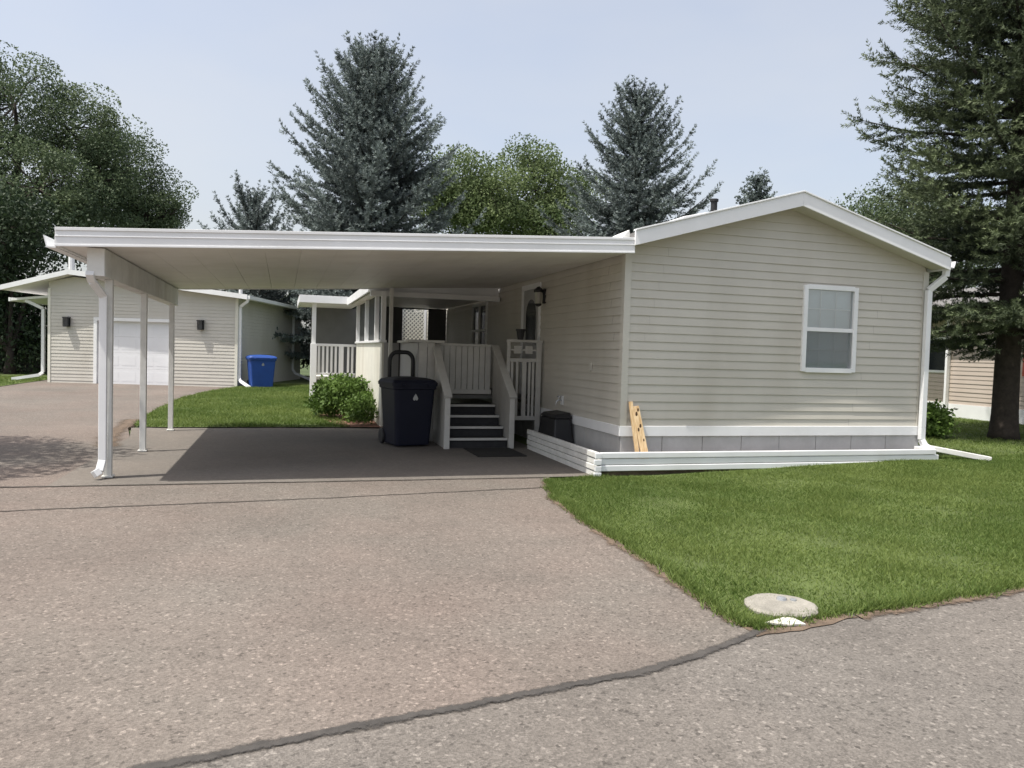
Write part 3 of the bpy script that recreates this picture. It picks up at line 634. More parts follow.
# ------------------------------------------------------------------ screened porch behind
po = thing('screened_porch', 'white screened porch with half wall and flat roof behind the carport', 'porch', (-2.4, 5.9, 0))
def P(x): return x+2.4
def Q(y): return y-5.9
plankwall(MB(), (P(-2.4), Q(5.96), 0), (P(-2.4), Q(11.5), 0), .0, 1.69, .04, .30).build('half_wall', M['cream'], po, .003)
MB().box(P(-2.38), P(-2.09), Q(5.955), Q(5.995), 0, 1.69).build('front_wall', M['door_shade_grey'], po)  # grey stands in for the deep shade on this wall
MB().box(P(-2.46), P(-2.33), Q(5.95), Q(11.55), 1.692, 1.74).build('cap_rail', M['white'], po, .005)
for yy in (5.98, 7.1, 9.1, 11.3): MB().box(P(-2.445), P(-2.355), Q(yy-.045), Q(yy+.045), 1.741, 2.70).build('post', M['white'], po, .004)
MB().poly([(P(-2.36), Q(6.0), 1.74), (P(-2.36), Q(11.3), 1.74), (P(-2.36), Q(11.3), 2.70), (P(-2.36), Q(6.0), 2.70)]).build('screen', M['screen'], po)
MB().box(P(-2.58), P(-.05), Q(6.125), Q(11.4), 2.702, 2.76).build('ceiling', M['soffit'], po)
rp = MB().box(P(-2.66), P(-.04), Q(6.125), Q(11.3), 2.762, 2.84).box(P(-3.85), P(-2.3), Q(11.301), Q(14.3), 2.80, 2.88).build('roof', M['shingle'], po)
f = MB(); f.box(P(-2.70), P(-2.661), Q(6.08), Q(11.26), 2.68, 2.86); f.box(P(-2.661), P(-.04), Q(5.96), Q(6.10), 2.60, 2.70); f.box(P(-3.9), P(-2.661), Q(11.262), Q(11.3), 2.71, 2.90); f.box(P(-3.9), P(-3.851), Q(11.3), Q(14.3), 2.71, 2.90)
f.hexa([(P(-2.70), Q(6.053), zc(-2.7)+.165), (P(-.04), Q(6.053), zc(-.04)+.165), (P(-.04), Q(6.17), zc(-.04)+.15), (P(-2.70), Q(6.17), zc(-2.7)+.15),
        (P(-2.70), Q(6.053), zc(-2.7)+.195), (P(-.04), Q(6.053), zc(-.04)+.195), (P(-.04), Q(6.17), zc(-.04)+.18), (P(-2.70), Q(6.17), zc(-2.7)+.18)])  # strip added over the roof gap to block the sun
f.hexa([(P(-2.66), Q(6.103), 2.68), (P(-.035), Q(6.103), 2.68), (P(-.035), Q(6.12), 2.68), (P(-2.66), Q(6.12), 2.68),
        (P(-2.66), Q(6.103), zc(-2.66)+.16), (P(-.035), Q(6.103), zc(-.04)+.155), (P(-.035), Q(6.12), zc(-.04)+.155), (P(-2.66), Q(6.12), zc(-2.66)+.16)])  # upright added to shut out sky light in the same gap
f.build('fascia', M['white'], rp, .004)
MB().box(P(-3.85), P(-2.35), Q(11.31), Q(14.28), 2.74, 2.798).build('far_ceiling', M['soffit'], po)
# back wall with an opening, seen through the screen
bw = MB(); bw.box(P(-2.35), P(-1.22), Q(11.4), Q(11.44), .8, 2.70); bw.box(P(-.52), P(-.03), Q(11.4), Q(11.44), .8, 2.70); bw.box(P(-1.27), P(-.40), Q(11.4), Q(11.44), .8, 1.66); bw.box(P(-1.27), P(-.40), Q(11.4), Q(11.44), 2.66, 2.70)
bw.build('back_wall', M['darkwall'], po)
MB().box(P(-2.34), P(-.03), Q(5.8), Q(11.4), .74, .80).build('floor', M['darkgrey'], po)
# projecting far bay
MB().box(P(-3.59), P(-3.43), Q(11.52), Q(11.68), .0, 1.66).box(P(-3.56), P(-3.46), Q(11.55), Q(11.65), 1.661, 2.74).build('corner_post', M['white'], po, .006)
MB().box(P(-2.86), P(-2.74), Q(11.54), Q(11.66), .0, 1.66).build('newel_post', M['white'], po, .006)
MB().box(P(-3.43), P(-2.42), Q(11.55), Q(11.63), 1.60, 1.665).build('top_rail', M['white'], po, .004)
MB().box(P(-3.43), P(-2.42), Q(11.56), Q(11.62), .84, .90).build('bottom_rail', M['white'], po, .004)
for k in range(9):
    if k == 6: continue
    x0 = -3.40+.108*k; MB().box(P(x0), P(x0+.055), Q(11.575), Q(11.605), .901, 1.599).build('baluster', M['white'], po)
MB().box(P(-3.5), P(-2.35), Q(11.62), Q(14.2), .72, .80).build('far_floor', M['white_old'], po)
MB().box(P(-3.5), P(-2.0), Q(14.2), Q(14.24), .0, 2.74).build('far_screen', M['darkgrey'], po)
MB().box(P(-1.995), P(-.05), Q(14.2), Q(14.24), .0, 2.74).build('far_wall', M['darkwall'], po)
MB().box(P(-3.52), P(-3.44), Q(12.9), Q(12.98), .0, 2.74).build('post', M['white'], po)
# lattice panel beyond the opening
lt = thing('lattice_panel', 'bright white diagonal lattice panel seen through the dark porch', 'lattice', (-1.08, 12.3, 1.0))
lw, lh = .60, 1.8
st = MB()
for sgn in (1, -1):
    for k in range(-26, 27):
        c = k*.11
        pts = []
        for s in (0, lw):
            pts.append((s, sgn*s+c))
        a, b = pts
        t0, t1 = 0, 1
        zz = [a[1], b[1]]
        def clip(sv):
            return sv
        sa, sb = 0, lw
        lo_, hi_ = (0-c)*sgn, (lh-c)*sgn
        sa = max(sa, min(lo_, hi_)); sb = min(sb, max(lo_, hi_))
        if sb-sa < .02: continue
        yo = 0 if sgn == 1 else .009
        st.beam((sa, yo, sgn*sa+c), (sb, yo, sgn*sb+c), .008, .034, (0, 0, 1))
st.build('strips', M['cream'], lt)  # white lattice tinted cream: the sun's warmth put into its colour
MB().box(-.10, -.005, -.03, .05, -.9, lh+.03).box(lw+.005, lw+.06, -.03, .05, -.9, lh+.03).build('post', M['white'], lt)
MB().box(-.004, lw+.004, -.02, .03, lh+.0, lh+.05).build('top_rail', M['white'], lt)

# ------------------------------------------------------------------ wheelie bins and hand truck
def rrect(wx, wy, r, z, n=5):
    out = []
    for cx, cy, a0 in ((wx-r, wy-r, 0), (-wx+r, wy-r, 90), (-wx+r, -wy+r, 180), (wx-r, -wy+r, 270)):
        for k in range(n): a = math.radians(a0+90*k/(n-1)); out.append((cx+r*math.cos(a), cy+r*math.sin(a), z))
    return out
def loft(mb, rings, caps=True):
    i0 = len(mb.v); n = len(rings[0])
    for r in rings: mb.v += [tuple(p) for p in r]
    for k in range(len(rings)-1):
        for j in range(n): mb.f.append([i0+k*n+j, i0+k*n+(j+1) % n, i0+(k+1)*n+(j+1) % n, i0+(k+1)*n+j])
    if caps: mb.f.append([i0+j for j in range(n)][::-1]); mb.f.append([i0+(len(rings)-1)*n+j for j in range(n)])
    return mb
def bin_(label, loc, rz, m, wx, wy, h, emblem):
    t = thing('wheelie_bin', label, 'bin', loc, rz, 'wheeled bins')
    b = loft(MB(), [rrect(wx*.80, wy*.78, .05, .03), rrect(wx*.82, wy*.80, .06, .05), rrect(wx*.97, wy*.97, .07, h*.82), rrect(wx*.975, wy*.975, .07, h*.82+.005), rrect(wx*1.03, wy*1.03, .07, h*.835), rrect(wx*1.04, wy*1.04, .07, h*.895), rrect(wx*.98, wy*.98, .07, h*.90)])
    b.build('body', m, t)
    l = loft(MB(), [rrect(wx*1.08, wy*1.07, .08, h*.875), rrect(wx*1.09, wy*1.08, .08, h*.915), rrect(wx*1.0, wy*1.0, .1, h*.96), rrect(wx*.75, wy*.72, .12, h*.985), rrect(wx*.3, wy*.3, .08, h)])
    lo = l.build('lid', m, t)
    for s in (-1, 1): MB().box(s*wx*.6-.03, s*wx*.6+.03, -wy*1.17, -wy*1.06, h*.87, h*.90).build('grip', m, lo, .01)
    MB().tube([(-wx*.8, wy*1.14, h*.88), (wx*.8, wy*1.14, h*.88)], .018).build('handle', m, t)
    for s in (-1, 1):
        wv = MB().lathe([(.03, -.03), (.11, -.028), (.125, -.015), (.125, .015), (.11, .028), (.03, .03)], (0, 0, 0), 18)
        wv.v = [(s*wx*.86+z, wy*.86+x, .125+y) for x, y, z in wv.v]; wv.build('wheel', M['black'], t)
    if emblem:
        yy = lambda z: -(wy*.80+(wy*.17)*(z-.05)/(h*.82-.05))-.003
        e = MB(); zc_ = h*.70
        pts = [(0, .075), (.022, .045), (.045, .0), (.038, -.025), (.012, -.032), (.004, -.012), (-.012, -.034), (-.036, -.024), (-.042, .0), (-.02, .045)]
        for q in range(1):
            e.prism([(px_*1.0, yy(zc_+pz)-.002, zc_+pz) for px_, pz in pts], (0, .004, 0))
        e.build('emblem', M['steel'], t)
    return t
bin_('dark navy wheeled bin with pale emblem standing left of the steps', (-2.33, 3.2, .0065), math.radians(12), M['navy'], .355, .38, 1.12, True)
bin_('bright blue wheeled bin standing against the garage side wall', (-4.98, 18.25, H(-5, 18)+.01), math.radians(10), M['blue'], .43, .42, 1.12, True)
ht = thing('hand_truck', 'black hand truck with thick hoop handle standing behind the navy bin', 'hand truck', (-2.33, 3.92, .0065))
pts = [(-.2, 0, .12), (-.2, .02, 1.36)] + [(-.2+.13-.13*math.cos(a), .02, 1.36+.15*math.sin(a)) for a in [math.pi*k/12 for k in range(1, 7)]] + [(.2-.13+.13*math.sin(a), .02, 1.36+.15*math.cos(a)) for a in [math.pi*k/12 for k in range(0, 6)]] + [(.2, .02, 1.36), (.2, 0, .12)]
MB().tube(pts, .036, 10).build("hoop", M['black'], ht, smooth=True)
for z0 in (.40, .80): MB().box(-.16, .16, .0, .03, z0, z0+.06).build('cross_bar', M['black'], ht)
MB().box(-.22, .22, -.20, .0, .0, .015).build('toe_plate', M['black'], ht)
for s in (-1, 1):
    wv = MB().lathe([(.02, -.025), (.11, -.02), (.11, .02), (.02, .025)], (0, 0, 0), 16); wv.v = [(s*.235+z*1, .08+x, .11+y) for x, y, z in wv.v]; wv.build('wheel', M['rubber'], ht)

# ------------------------------------------------------------------ garage
GL, GR = Vector((-11.85, 20.08, .10)), Vector((-5.76, 18.32, .10))
gd = (GR-GL).to_2d(); GW = gd.length; ga = math.atan2(gd.y, gd.x)
ga_t = thing('garage', 'cream-sided detached garage with white overhead door beyond the carport', 'garage', (GL.x, GL.y, .10), ga)
GH_L, GH_R, GP, GPX = 3.10, 3.00, 3.66, .85     # wall tops, peak height and its place along the front
def gtop(s): return GH_L+(GP-GH_L)*(s+1.36)/(GPX+1.36)-.0 if s < GPX else GP-(GP-GH_R+.02)*(s-GPX)/(GW+.42-GPX)
dX0, dX1, dZ = 1.60, 4.12, 2.18
gm = siding(MB(), (0, 0, 0), (1, 0, 0), (0, -1, 0), .0, 3.05, lambda z: 0, lambda z: GW, [(dX0, dX1, -.1, dZ)])
gm.poly([(0, -.0, 3.05), (GW, -.0, 3.05), (GW, 0, 3.06), (GPX, 0, GP-.06), (0, 0, gtop(0)-.02)])
siding(gm, (GW, 0, 0), (0, 1, 0), (1, 0, 0), .0, 3.05, lambda z: 0, lambda z: 8.0)
siding(gm, (0, 0, 0), (0, 1, 0), (-1, 0, 0), .0, 3.05, lambda z: 0, lambda z: 8.0)
gm.build('wall', M['siding_g'], ga_t)
MB().box(-.02, .07, -.026, -.001, 0, 3.2).build('corner_trim', M['cream'], ga_t); MB().box(GW-.07, GW+.022, -.026, -.001, 0, 3.03).box(GW+.001, GW+.022, -.001, .07, 0, 3.03).build('corner_trim', M['cream'], ga_t)
gdm = MB()
for r in range(4):
    z0 = .02+r*.54; gdm.box(dX0+.12, dX1-.09, .13, .16, z0, z0+.537)
    for c in range(4):
        xx = dX0+.2+c*.59; gdm.box(xx, xx+.48, .1262, .1299, z0+.1, z0+.43)
gdo = gdm.build('overhead_door', M['garagedoor'], ga_t, .004)
MB().box(dX0-.08, dX0+.03, -.035, .14, 0, dZ+.09).box(dX1-.03, dX1+.08, -.035, .14, 0, dZ+.09).box(dX0+.03, dX1-.03, -.035, .14, dZ-.02, dZ+.09).build('door_frame', M['white'], gdo)
gr = MB(); OV = .40; DEP = 8.3
sL, sR = -1.36, GW+.42
for s0, s1, z0, z1 in ((sL, GPX, GH_L-.02, GP), (GPX, sR, GP, GH_R)):
    gr.hexa([(s0, -OV+.03, z0+.02), (s1, -OV+.03, z1+.02), (s1, DEP, z1+.02), (s0, DEP, z0+.02), (s0, -OV+.03, z0+.13), (s1, -OV+.03, z1+.13), (s1, DEP, z1+.13), (s0, DEP, z0+.13)])
gro = gr.build('roof', M['shingle'], ga_t)
gf = MB()
for s0, s1, z0, z1 in ((sL-.02, GPX-.001, GH_L-.02, GP), (GPX+.001, sR+.02, GP, GH_R)):
    gf.hexa([(s0, -OV, z0-.01), (s1, -OV, z1-.01), (s1, -OV+.028, z1-.01), (s0, -OV+.028, z0-.01), (s0, -OV, z0+.15), (s1, -OV, z1+.15), (s1, -OV+.028, z1+.15), (s0, -OV+.028, z0+.15)])
gf.box(sR+.001, sR+.10, -OV+.03, DEP, GH_R+.0, GH_R+.12); gf.box(sL-.02, sL-.001, -OV+.03, DEP, GH_L-.03, GH_L+.12)
gf.build('fascia', M['white'], gro)
gs = MB()
for s0, s1, z0, z1 in ((sL, GPX-.001, GH_L-.02, GP), (GPX+.001, sR, GP, GH_R)):
    gs.hexa([(s0, -OV+.03, z0-.006), (s1, -OV+.03, z1-.006), (s1, DEP, z1-.006), (s0, DEP, z0-.006), (s0, -OV+.03, z0+.016), (s1, -OV+.03, z1+.016), (s1, DEP, z1+.016), (s0, DEP, z0+.016)])
gs.build('soffit', M['soffit'], gro)
MB().tube([(.08, 1.2, 3.2), (.08, 1.2, 4.50)], .10, 10).build('vent_pipe', M['white'], gro)
MB().tube([(5.4, 3.0, 3.0), (5.4, 3.0, 3.95)], .07, 10).build('vent_pipe', M['white'], gro)
pipe(MB(), [(GW+.45, -.3, 3.02), (GW+.40, -.25, 2.92), (GW+.07, .07, 2.76), (GW+.07, .07, .35), (GW+.12, .02, .25), (GW+.58, -.40, .06)], .09, .07).build('downspout', M['white'], ga_t)
pipe(MB(), [(GW+.07, 6.6, 2.9), (GW+.07, 6.6, .5), (GW+.2, 6.5, .35), (GW+1.0, 6.2, .08)], .09, .07).build('downspout', M['white'], ga_t)
# lean-to eave at the garage's left
lt_ = MB(); lt_.hexa([(-1.50, .35, 2.76), (-.02, .35, 2.92), (-.02, 7, 2.92), (-1.50, 7, 2.76), (-1.50, .35, 2.84), (-.02, .35, 3.00), (-.02, 7, 3.00), (-1.50, 7, 2.84)]); lt_.build('lean_to_roof', M['white'], ga_t)
MB().box(-1.58, -1.51, .35, 7, 2.74, 2.87).build('gutter', M['white'], ga_t)
pipe(MB(), [(-1.05, .45, 2.79), (-.75, .45, 2.66), (-.45, .45, 2.52), (-.45, .45, .35), (-.55, .40, .25), (-1.3, .1, .10)], .10, .08).build('downspout', M['white'], ga_t)
MB().box(-.30, -.12, .5, .7, .0, 2.9).build('lean_to_post', M['darkgrey'], ga_t)
def lantern(lab, s, z):
    x0 = s
    l = MB(); l.box(x0-.07, x0+.07, -.03, -.013, z-.12, z+.16); l.box(x0-.10, x0+.10, -.21, -.031, z+.13, z+.165); l.box(x0-.08, x0+.08, -.19, -.031, z-.16, z-.13)
    for a in (-.085, .065):
        for b in (-.20, -.055): l.box(x0+a, x0+a+.02, b, b+.02, z-.13, z+.13)
    lo = l.build('wall_lantern', M['black'], ga_t); lo['label'] = lab
    MB().box(x0-.062, x0+.062, -.178, -.05, z-.128, z+.128).build('lantern_glass', M['glassdark'], lo)
lantern('black wall lantern left of the garage door', .66, 2.08); lantern('black wall lantern right of the garage door', 5.14, 2.10)

# ------------------------------------------------------------------ neighbour home at the right
nb = thing('neighbour_home', 'beige-sided neighbouring home with white skirting behind the spruce trunk', 'house', (13.1, 7.4, .10))
nm = siding(MB(), (0, 0, 0), (0, -1, 0), (-1, 0, 0), .42, 2.75, lambda z: 0, lambda z: 12, [(2.2, 3.1, 1.25, 2.2)])
siding(nm, (0, 0, 0), (1, 0, 0), (0, 1, 0), .42, 2.75, lambda z: 0, lambda z: .5)
siding(nm, (.5, 0, 0), (0, 1, 0), (-1, 0, 0), .42, 2.75, lambda z: 0, lambda z: 6, [(.35, 1.75, 1.25, 2.25)])
nm.build('wall', M['siding_n'], nb)
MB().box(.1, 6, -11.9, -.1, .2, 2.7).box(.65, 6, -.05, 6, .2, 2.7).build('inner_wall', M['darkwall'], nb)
MB().box(-.03, .02, -12, .03, .02, .43).box(.47, .52, .035, 6, .02, .43).build('skirting', M['white'], nb)
MB().box(-.05, .05, -.05, .06, .43, 2.75).build('corner_trim', M['white'], nb)
pipe(MB(), [(-.10, -.03, 2.7), (-.10, -.03, .35), (-.22, -.10, .2)], .09, .07).build('downspout', M['white'], nb)
nr = MB(); nr.hexa([(-.40, -12.3, 2.80), (3, -12.3, 3.75), (3, 6.3, 3.75), (-.40, 6.3, 2.80), (-.40, -12.3, 2.93), (3, -12.3, 3.88), (3, 6.3, 3.88), (-.40, 6.3, 2.93)])
nr.hexa([(3, -12.3, 3.75), (6.4, -12.3, 2.8), (6.4, 6.3, 2.8), (3, 6.3, 3.75), (3, -12.3, 3.88), (6.4, -12.3, 2.93), (6.4, 6.3, 2.93), (3, 6.3, 3.88)])
nro = nr.build('roof', M['shingle'], nb)
MB().box(-.50, -.405, -12.3, 6.3, 2.78, 2.93).box(-.40, .0, -12.3, 6.3, 2.755, 2.79).build('fascia', M['white'], nro)
def nwin(x, y0, y1, z0, z1, frame):
    w_ = MB()
    for a, b, c, d in ((y0, y0+.07, z0, z1), (y1-.07, y1, z0, z1), (y0+.07, y1-.07, z0, z0+.07), (y0+.07, y1-.07, z1-.07, z1)): w_.box(x-.04, x+.03, a, b, c, d)
    wo = w_.build('window', frame, nb); MB().poly([(x, y0+.06, z0+.06), (x, y1-.06, z0+.06), (x, y1-.06, z1-.06), (x, y0+.06, z1-.06)]).build('pane', M['glassdark'], wo)
nwin(.5, .35, 1.75, 1.25, 2.25, M['white']); nwin(0, -3.1, -2.2, 1.25, 2.2, M['red'])
acu = thing('air_conditioner', 'small grey outdoor air conditioner between the two homes', 'air conditioner', (11.9, 7.9, H(12, 8)+.02))
MB().box(-.30, .30, -.30, .30, .0, .78).build('casing', M['darkgrey'], acu, .02)
MB().lathe([(.27, .782), (.27, .80), (.22, .82)], (0, 0, 0), 18).build('fan_cover', M['steel'], acu)
g2 = MB()
for k in range(9): g2.box(-.27, .27, -.315, -.301, .08+k*.075, .11+k*.075); g2.box(-.315, -.301, -.27, .27, .08+k*.075, .11+k*.075)
g2.build('grille', M['steel'], acu)

# ------------------------------------------------------------------ lid in the lawn
lid = thing('access_lid', 'round pale concrete access lid set in the lawn corner', 'manhole', (-1.28, -5.22, .012))
lp = MB(); rr = random.Random(4); ring = [(1+rr.uniform(-.05, .04)) for _ in range(28)]
i0 = 0
for rz_, z in ((.232, -.03), (.232, .012), (.215, .024), (.02, .027)):
    for j in range(28): a = 2*math.pi*j/28; lp.v.append((rz_*ring[j]*math.cos(a), rz_*ring[j]*math.sin(a)*.92, z))
for k in range(3):
    for j in range(28): lp.f.append([k*28+j, k*28+(j+1) % 28, (k+1)*28+(j+1) % 28, (k+1)*28+j])
lp.f.append([84+j for j in range(28)]); lp.build('disc', M['concrete'], lid)
MB().lathe([(.035, .024), (.03, .04), (.01, .043)], (.05, .06, 0), 10).lathe([(.022, .024), (.02, .034)], (.115, .03, 0), 8).build('bolt', M['steel'], lid)
fr = MB().prism([(-.12, .03, 0), (.05, .055, 0), (.105, .03, 0), (.125, -.05, 0), (.07, -.035, 0), (.02, -.03, 0)], (0, 0, .016)).build('broken_chip', M['chalk'], None, .004)
fr.location = (-1.46, -5.50, .012); fr.rotation_euler = (math.radians(10), 0, math.radians(8)); tag(fr, 'white broken chip lying at the lawn corner below the concrete lid', 'debris')

# ------------------------------------------------------------------ vegetation
def unit(a): return a/np.maximum(np.linalg.norm(a, axis=-1, keepdims=True), 1e-9)
def cards(P, A, l, wd, rng):
    B = unit(np.cross(A, rng.normal(size=P.shape))); l = l[:, None]; wd = wd[:, None]
    return np.stack([P-B*wd*.35, P+A*l*.45-B*wd*.5, P+A*l, P+A*l*.45+B*wd*.5], 1), B
def trunk_mesh(path, radii, n=10, rng=None):
    mb = MB(); mb.tube(path, radii, n); return mb
def spruce(name, label, base, Ht, R, zb, seed, m, tr=.28, wh=.5, prof=.85, nb_=(5, 8), up_=0., br=.13, step=.085, k5=5, cw=.045, sub=.34, plume=.34, first=.72, lv=(.74, 1.10)):
    """trunk, boughs in whorls, side branches on each bough, and needles set round every branch like a bottle brush"""
    rng = np.random.default_rng(seed); t = thing(name, label, 'tree', base, 0, None)
    Vs, T = [], []; limbs = MB(); z = zb
    def brush(P0, D, L, sag, rise, tone, r):
        n = max(2, int(L/step)); s = np.linspace(0, L, n); f = s/L
        P = P0+np.outer(s, D); P[:, 2] += -sag*s*f*.5+rise*s*f*f
        tg = unit(np.gradient(P, axis=0)); P = np.repeat(P, k5, 0); tg = np.repeat(tg, k5, 0); f = np.repeat(f, k5); m_ = len(P)
        a = unit(np.cross(tg, rng.normal(size=(m_, 3)))); ang = rng.uniform(.55, 1.05, m_)[:, None]
        A = unit(tg*np.cos(ang)+a*np.sin(ang)); q, _b = cards(P+tg*rng.uniform(-.5, .5, m_)[:, None]*step, A, r*(1.25-.35*f)*rng.uniform(.75, 1.25, m_), cw*rng.uniform(.7, 1.3, m_), rng)
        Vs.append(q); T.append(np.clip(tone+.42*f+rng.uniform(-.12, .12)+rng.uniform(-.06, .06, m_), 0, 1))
    while z < Ht-.25:
        fr = (z-zb)/(Ht-zb); L0 = R*(1-fr)**prof*min(1, first+fr*2.6)
        nn = rng.integers(*nb_); az0 = rng.uniform(0, 2*np.pi)
        for ib in range(nn):
            az = az0+2*np.pi*(ib+rng.uniform(-.3, .3))/nn; L = L0*rng.uniform(*lv)+.15; zz = z+rng.uniform(-.3, .3)*wh
            a0 = math.radians(-6+46*fr**1.1+rng.uniform(-8, 8)+up_); sag = (.5*(1-fr)+.1)*rng.uniform(.6, 1.3); rise = (.40-.1*fr)*rng.uniform(.6, 1.3)
            d = np.array([math.cos(az)*math.cos(a0), math.sin(az)*math.cos(a0), math.sin(a0)]); p0 = np.array([0, 0, zz])
            side = np.array([-math.sin(az), math.cos(az), 0.])
            def on(sv):
                f = sv/L; q = p0+d*sv; q[2] += -sag*sv*f*.5+rise*sv*f*f; return q
            n = max(3, int(L/step)); at0 = .2*L if L > 1 else 0
            if L > .8: limbs.tube([tuple(on(L*q)) for q in (0, .3, .6, .92)], [.012+.011*L, .010+.008*L, .008+.004*L, .005], 5, False)
            u = .16; last = None
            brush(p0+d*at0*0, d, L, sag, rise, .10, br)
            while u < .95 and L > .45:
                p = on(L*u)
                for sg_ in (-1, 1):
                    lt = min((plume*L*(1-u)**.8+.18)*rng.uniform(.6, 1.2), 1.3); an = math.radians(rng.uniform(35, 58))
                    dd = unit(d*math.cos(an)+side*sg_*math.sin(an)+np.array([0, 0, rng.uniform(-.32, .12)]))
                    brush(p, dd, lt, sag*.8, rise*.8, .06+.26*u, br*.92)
                    if lt > .55:
                        for g_ in (-1, 1):
                            if rng.uniform() < .75:
                                d3 = unit(dd*.75+np.cross(dd, [0, 0, 1])*g_*.7+np.array([0, 0, rng.uniform(-.4, .05)])); brush(p+dd*lt*rng.uniform(.3, .65), d3, lt*.42, .4, .3, .05+.26*u, br*.85)
                if rng.uniform() < .5:
                    brush(p, unit(d*.7+np.array([0, 0, .6])+rng.normal(size=3)*.25), min(.14+.08*L, .36), 0, .2, .15+.25*u, br*.9)
                u += sub/L*rng.uniform(.8, 1.25)
        z += wh*rng.uniform(.8, 1.2)*(1-.4*fr)
    brush(np.array([0, 0, Ht-.9]), np.array([0, 0, 1.]), .9, 0, 0, .4, br)
    V = np.concatenate(Vs); Tn = np.concatenate(T); n = len(V)
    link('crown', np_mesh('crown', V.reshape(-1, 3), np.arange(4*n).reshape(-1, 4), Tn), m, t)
    pth = [(0, 0, Ht*q) for q in (0, .01, .03, .08, .3, .6, .97)]; rad = [tr*1.35, tr*1.18, tr*1.06, tr, tr*.72, tr*.4, .02]
    MB().tube(pth, rad, 14).build('trunk', M['bark'], t, smooth=True)
    if limbs.v: limbs.build('branches', M['bark'], t)
    print(label, n)
    return t
def broadleaf(name, label, base, lobes, nc, nl, ls, seed, m, tr=.25, cr=(.45, .85), trunk_top=None, cat='tree', part='crown', stem=True):
    """lobes: (centre relative to base, radii); clumps of leaves spread through the volume of every lobe"""
    rng = np.random.default_rng(seed); t = thing(name, label, cat, base, 0); Vs, T = [], []; lm = MB()
    vol = np.array([r[0]*r[1]*r[2] for c, r in lobes])**.8; vol = vol/vol.sum()
    top = Vector(trunk_top) if trunk_top else Vector((0, 0, min(c[2] for c, r in lobes)))
    for (c, r), wv in zip(lobes, vol):
        c = np.array(c, float); r = np.array(r, float); k = max(3, int(nc*wv))
        d = unit(rng.normal(size=(k, 3))); rad = rng.uniform(.35, 1.0, k)**.55
        Cc = c+d*r*rad[:, None]
        if stem:
            lm.tube([tuple(top*.8), tuple((np.array(top)+c)/2+rng.normal(size=3)*.2), tuple(c)], [tr*.5, tr*.35, tr*.16], 6, False)
            for q in Cc[:10]: lm.tube([tuple(c), tuple((c+q)/2+rng.normal(size=3)*.15), tuple(q)], [tr*.15, tr*.1, tr*.03], 5, False)
        for j in range(k):
            n = int(nl*rng.uniform(.35, 1.5)); s = rng.uniform(*cr)
            e = rng.normal(size=(n, 3)); e = e/np.maximum(1, np.linalg.norm(e, axis=1, keepdims=True)/1.5)
            Pj = Cc[j]+e*s*np.array([1, 1, .62])
            A = unit(rng.normal(size=(n, 3))+np.array([0, 0, -.35])+d[j]*.5)
            q, _b = cards(Pj, A, ls*rng.uniform(.7, 1.35, n), ls*.7*rng.uniform(.7, 1.3, n), rng)
            Vs.append(q); T.append(np.clip(rng.uniform(.05, .8)+rng.uniform(-.08, .08, n), 0, 1))
    V = np.concatenate(Vs); Tn = np.concatenate(T); n = len(V)
    link(part, np_mesh(part, V.reshape(-1, 3), np.arange(4*n).reshape(-1, 4), Tn), m, t)
    if stem:
        MB().tube([(0, 0, -.1), (0, 0, .3), tuple(top*.5), tuple(top)], [tr*1.3, tr*1.05, tr*.85, tr*.55], 12).build('trunk', M['bark'], t, smooth=True)
        lm.build('branches', M['bark'], t)
    return t
def lobes_px(base, d, lst):
    """(px, py, half-width px, half-height px) at depth d -> lobes relative to base"""
    out = []
    for (x, y, a, b, dd) in lst:
        p = at(x, y, d+dd); k = (d+dd)/FPX; out.append(((p.x-base[0], p.y-base[1], p.z-base[2]), (a*k, a*k*.9, b*k)))
    return out

# big spruce at the right, trunk beside the neighbour's wall
tb = at(1003, 446, 14.9)
def as_(az, z): return 1.0
spruce('spruce_tree', 'tall dark green spruce with thick bare trunk right of the tan home', (tb.x, tb.y, H(tb.x, tb.y)), 16.5, 3.25, 2.15, 23, M['n_green'], tr=.22, wh=.50, prof=.40, nb_=(9, 12), up_=3, br=.085, step=.055, k5=9, cw=.017, sub=.26, plume=.36, first=.86)
b1 = at(368, 330, 33.5)
spruce('spruce_tree', 'broad blue spruce standing directly behind the carport roof', (b1.x, b1.y, .1), 14.1, 6.0, 1.2, 5, M['n_blue'], tr=.3, wh=.78, prof=.55, nb_=(9, 13), up_=7, lv=(.78, 1.06), br=.15, step=.095, k5=11, cw=.034, sub=.42, plume=.30)
b2_ = at(630, 330, 38)
spruce('spruce_tree', 'dark pointed spruce behind the left slope of the home roof', (b2_.x, b2_.y, .1), 14.4, 5.8, 1.5, 8, M['n_blue'], tr=.28, wh=.82, prof=.62, nb_=(8, 11), up_=3, br=.15, step=.095, k5=11, cw=.034, sub=.42, plume=.28)
b3 = at(752, 330, 60)
spruce('spruce_tree', 'small distant spruce tip rising above the home roof ridge', (b3.x, b3.y, .1), 15.9, 3.6, 8, 12, M['n_blue'], tr=.2, wh=.8, prof=.75, nb_=(6, 8), br=.22, step=.2, k5=6, cw=.10, sub=.6)
b4 = at(252, 330, 36)
spruce('spruce_tree', 'low blue spruce left of the broad one, tip just above the carport', (b4.x, b4.y, .1), 8.3, 4.4, .8, 15, M['n_blue'], tr=.2, wh=.8, prof=.6, nb_=(6, 8), up_=16, br=.15, step=.095, k5=11, cw=.034, sub=.42, plume=.28)
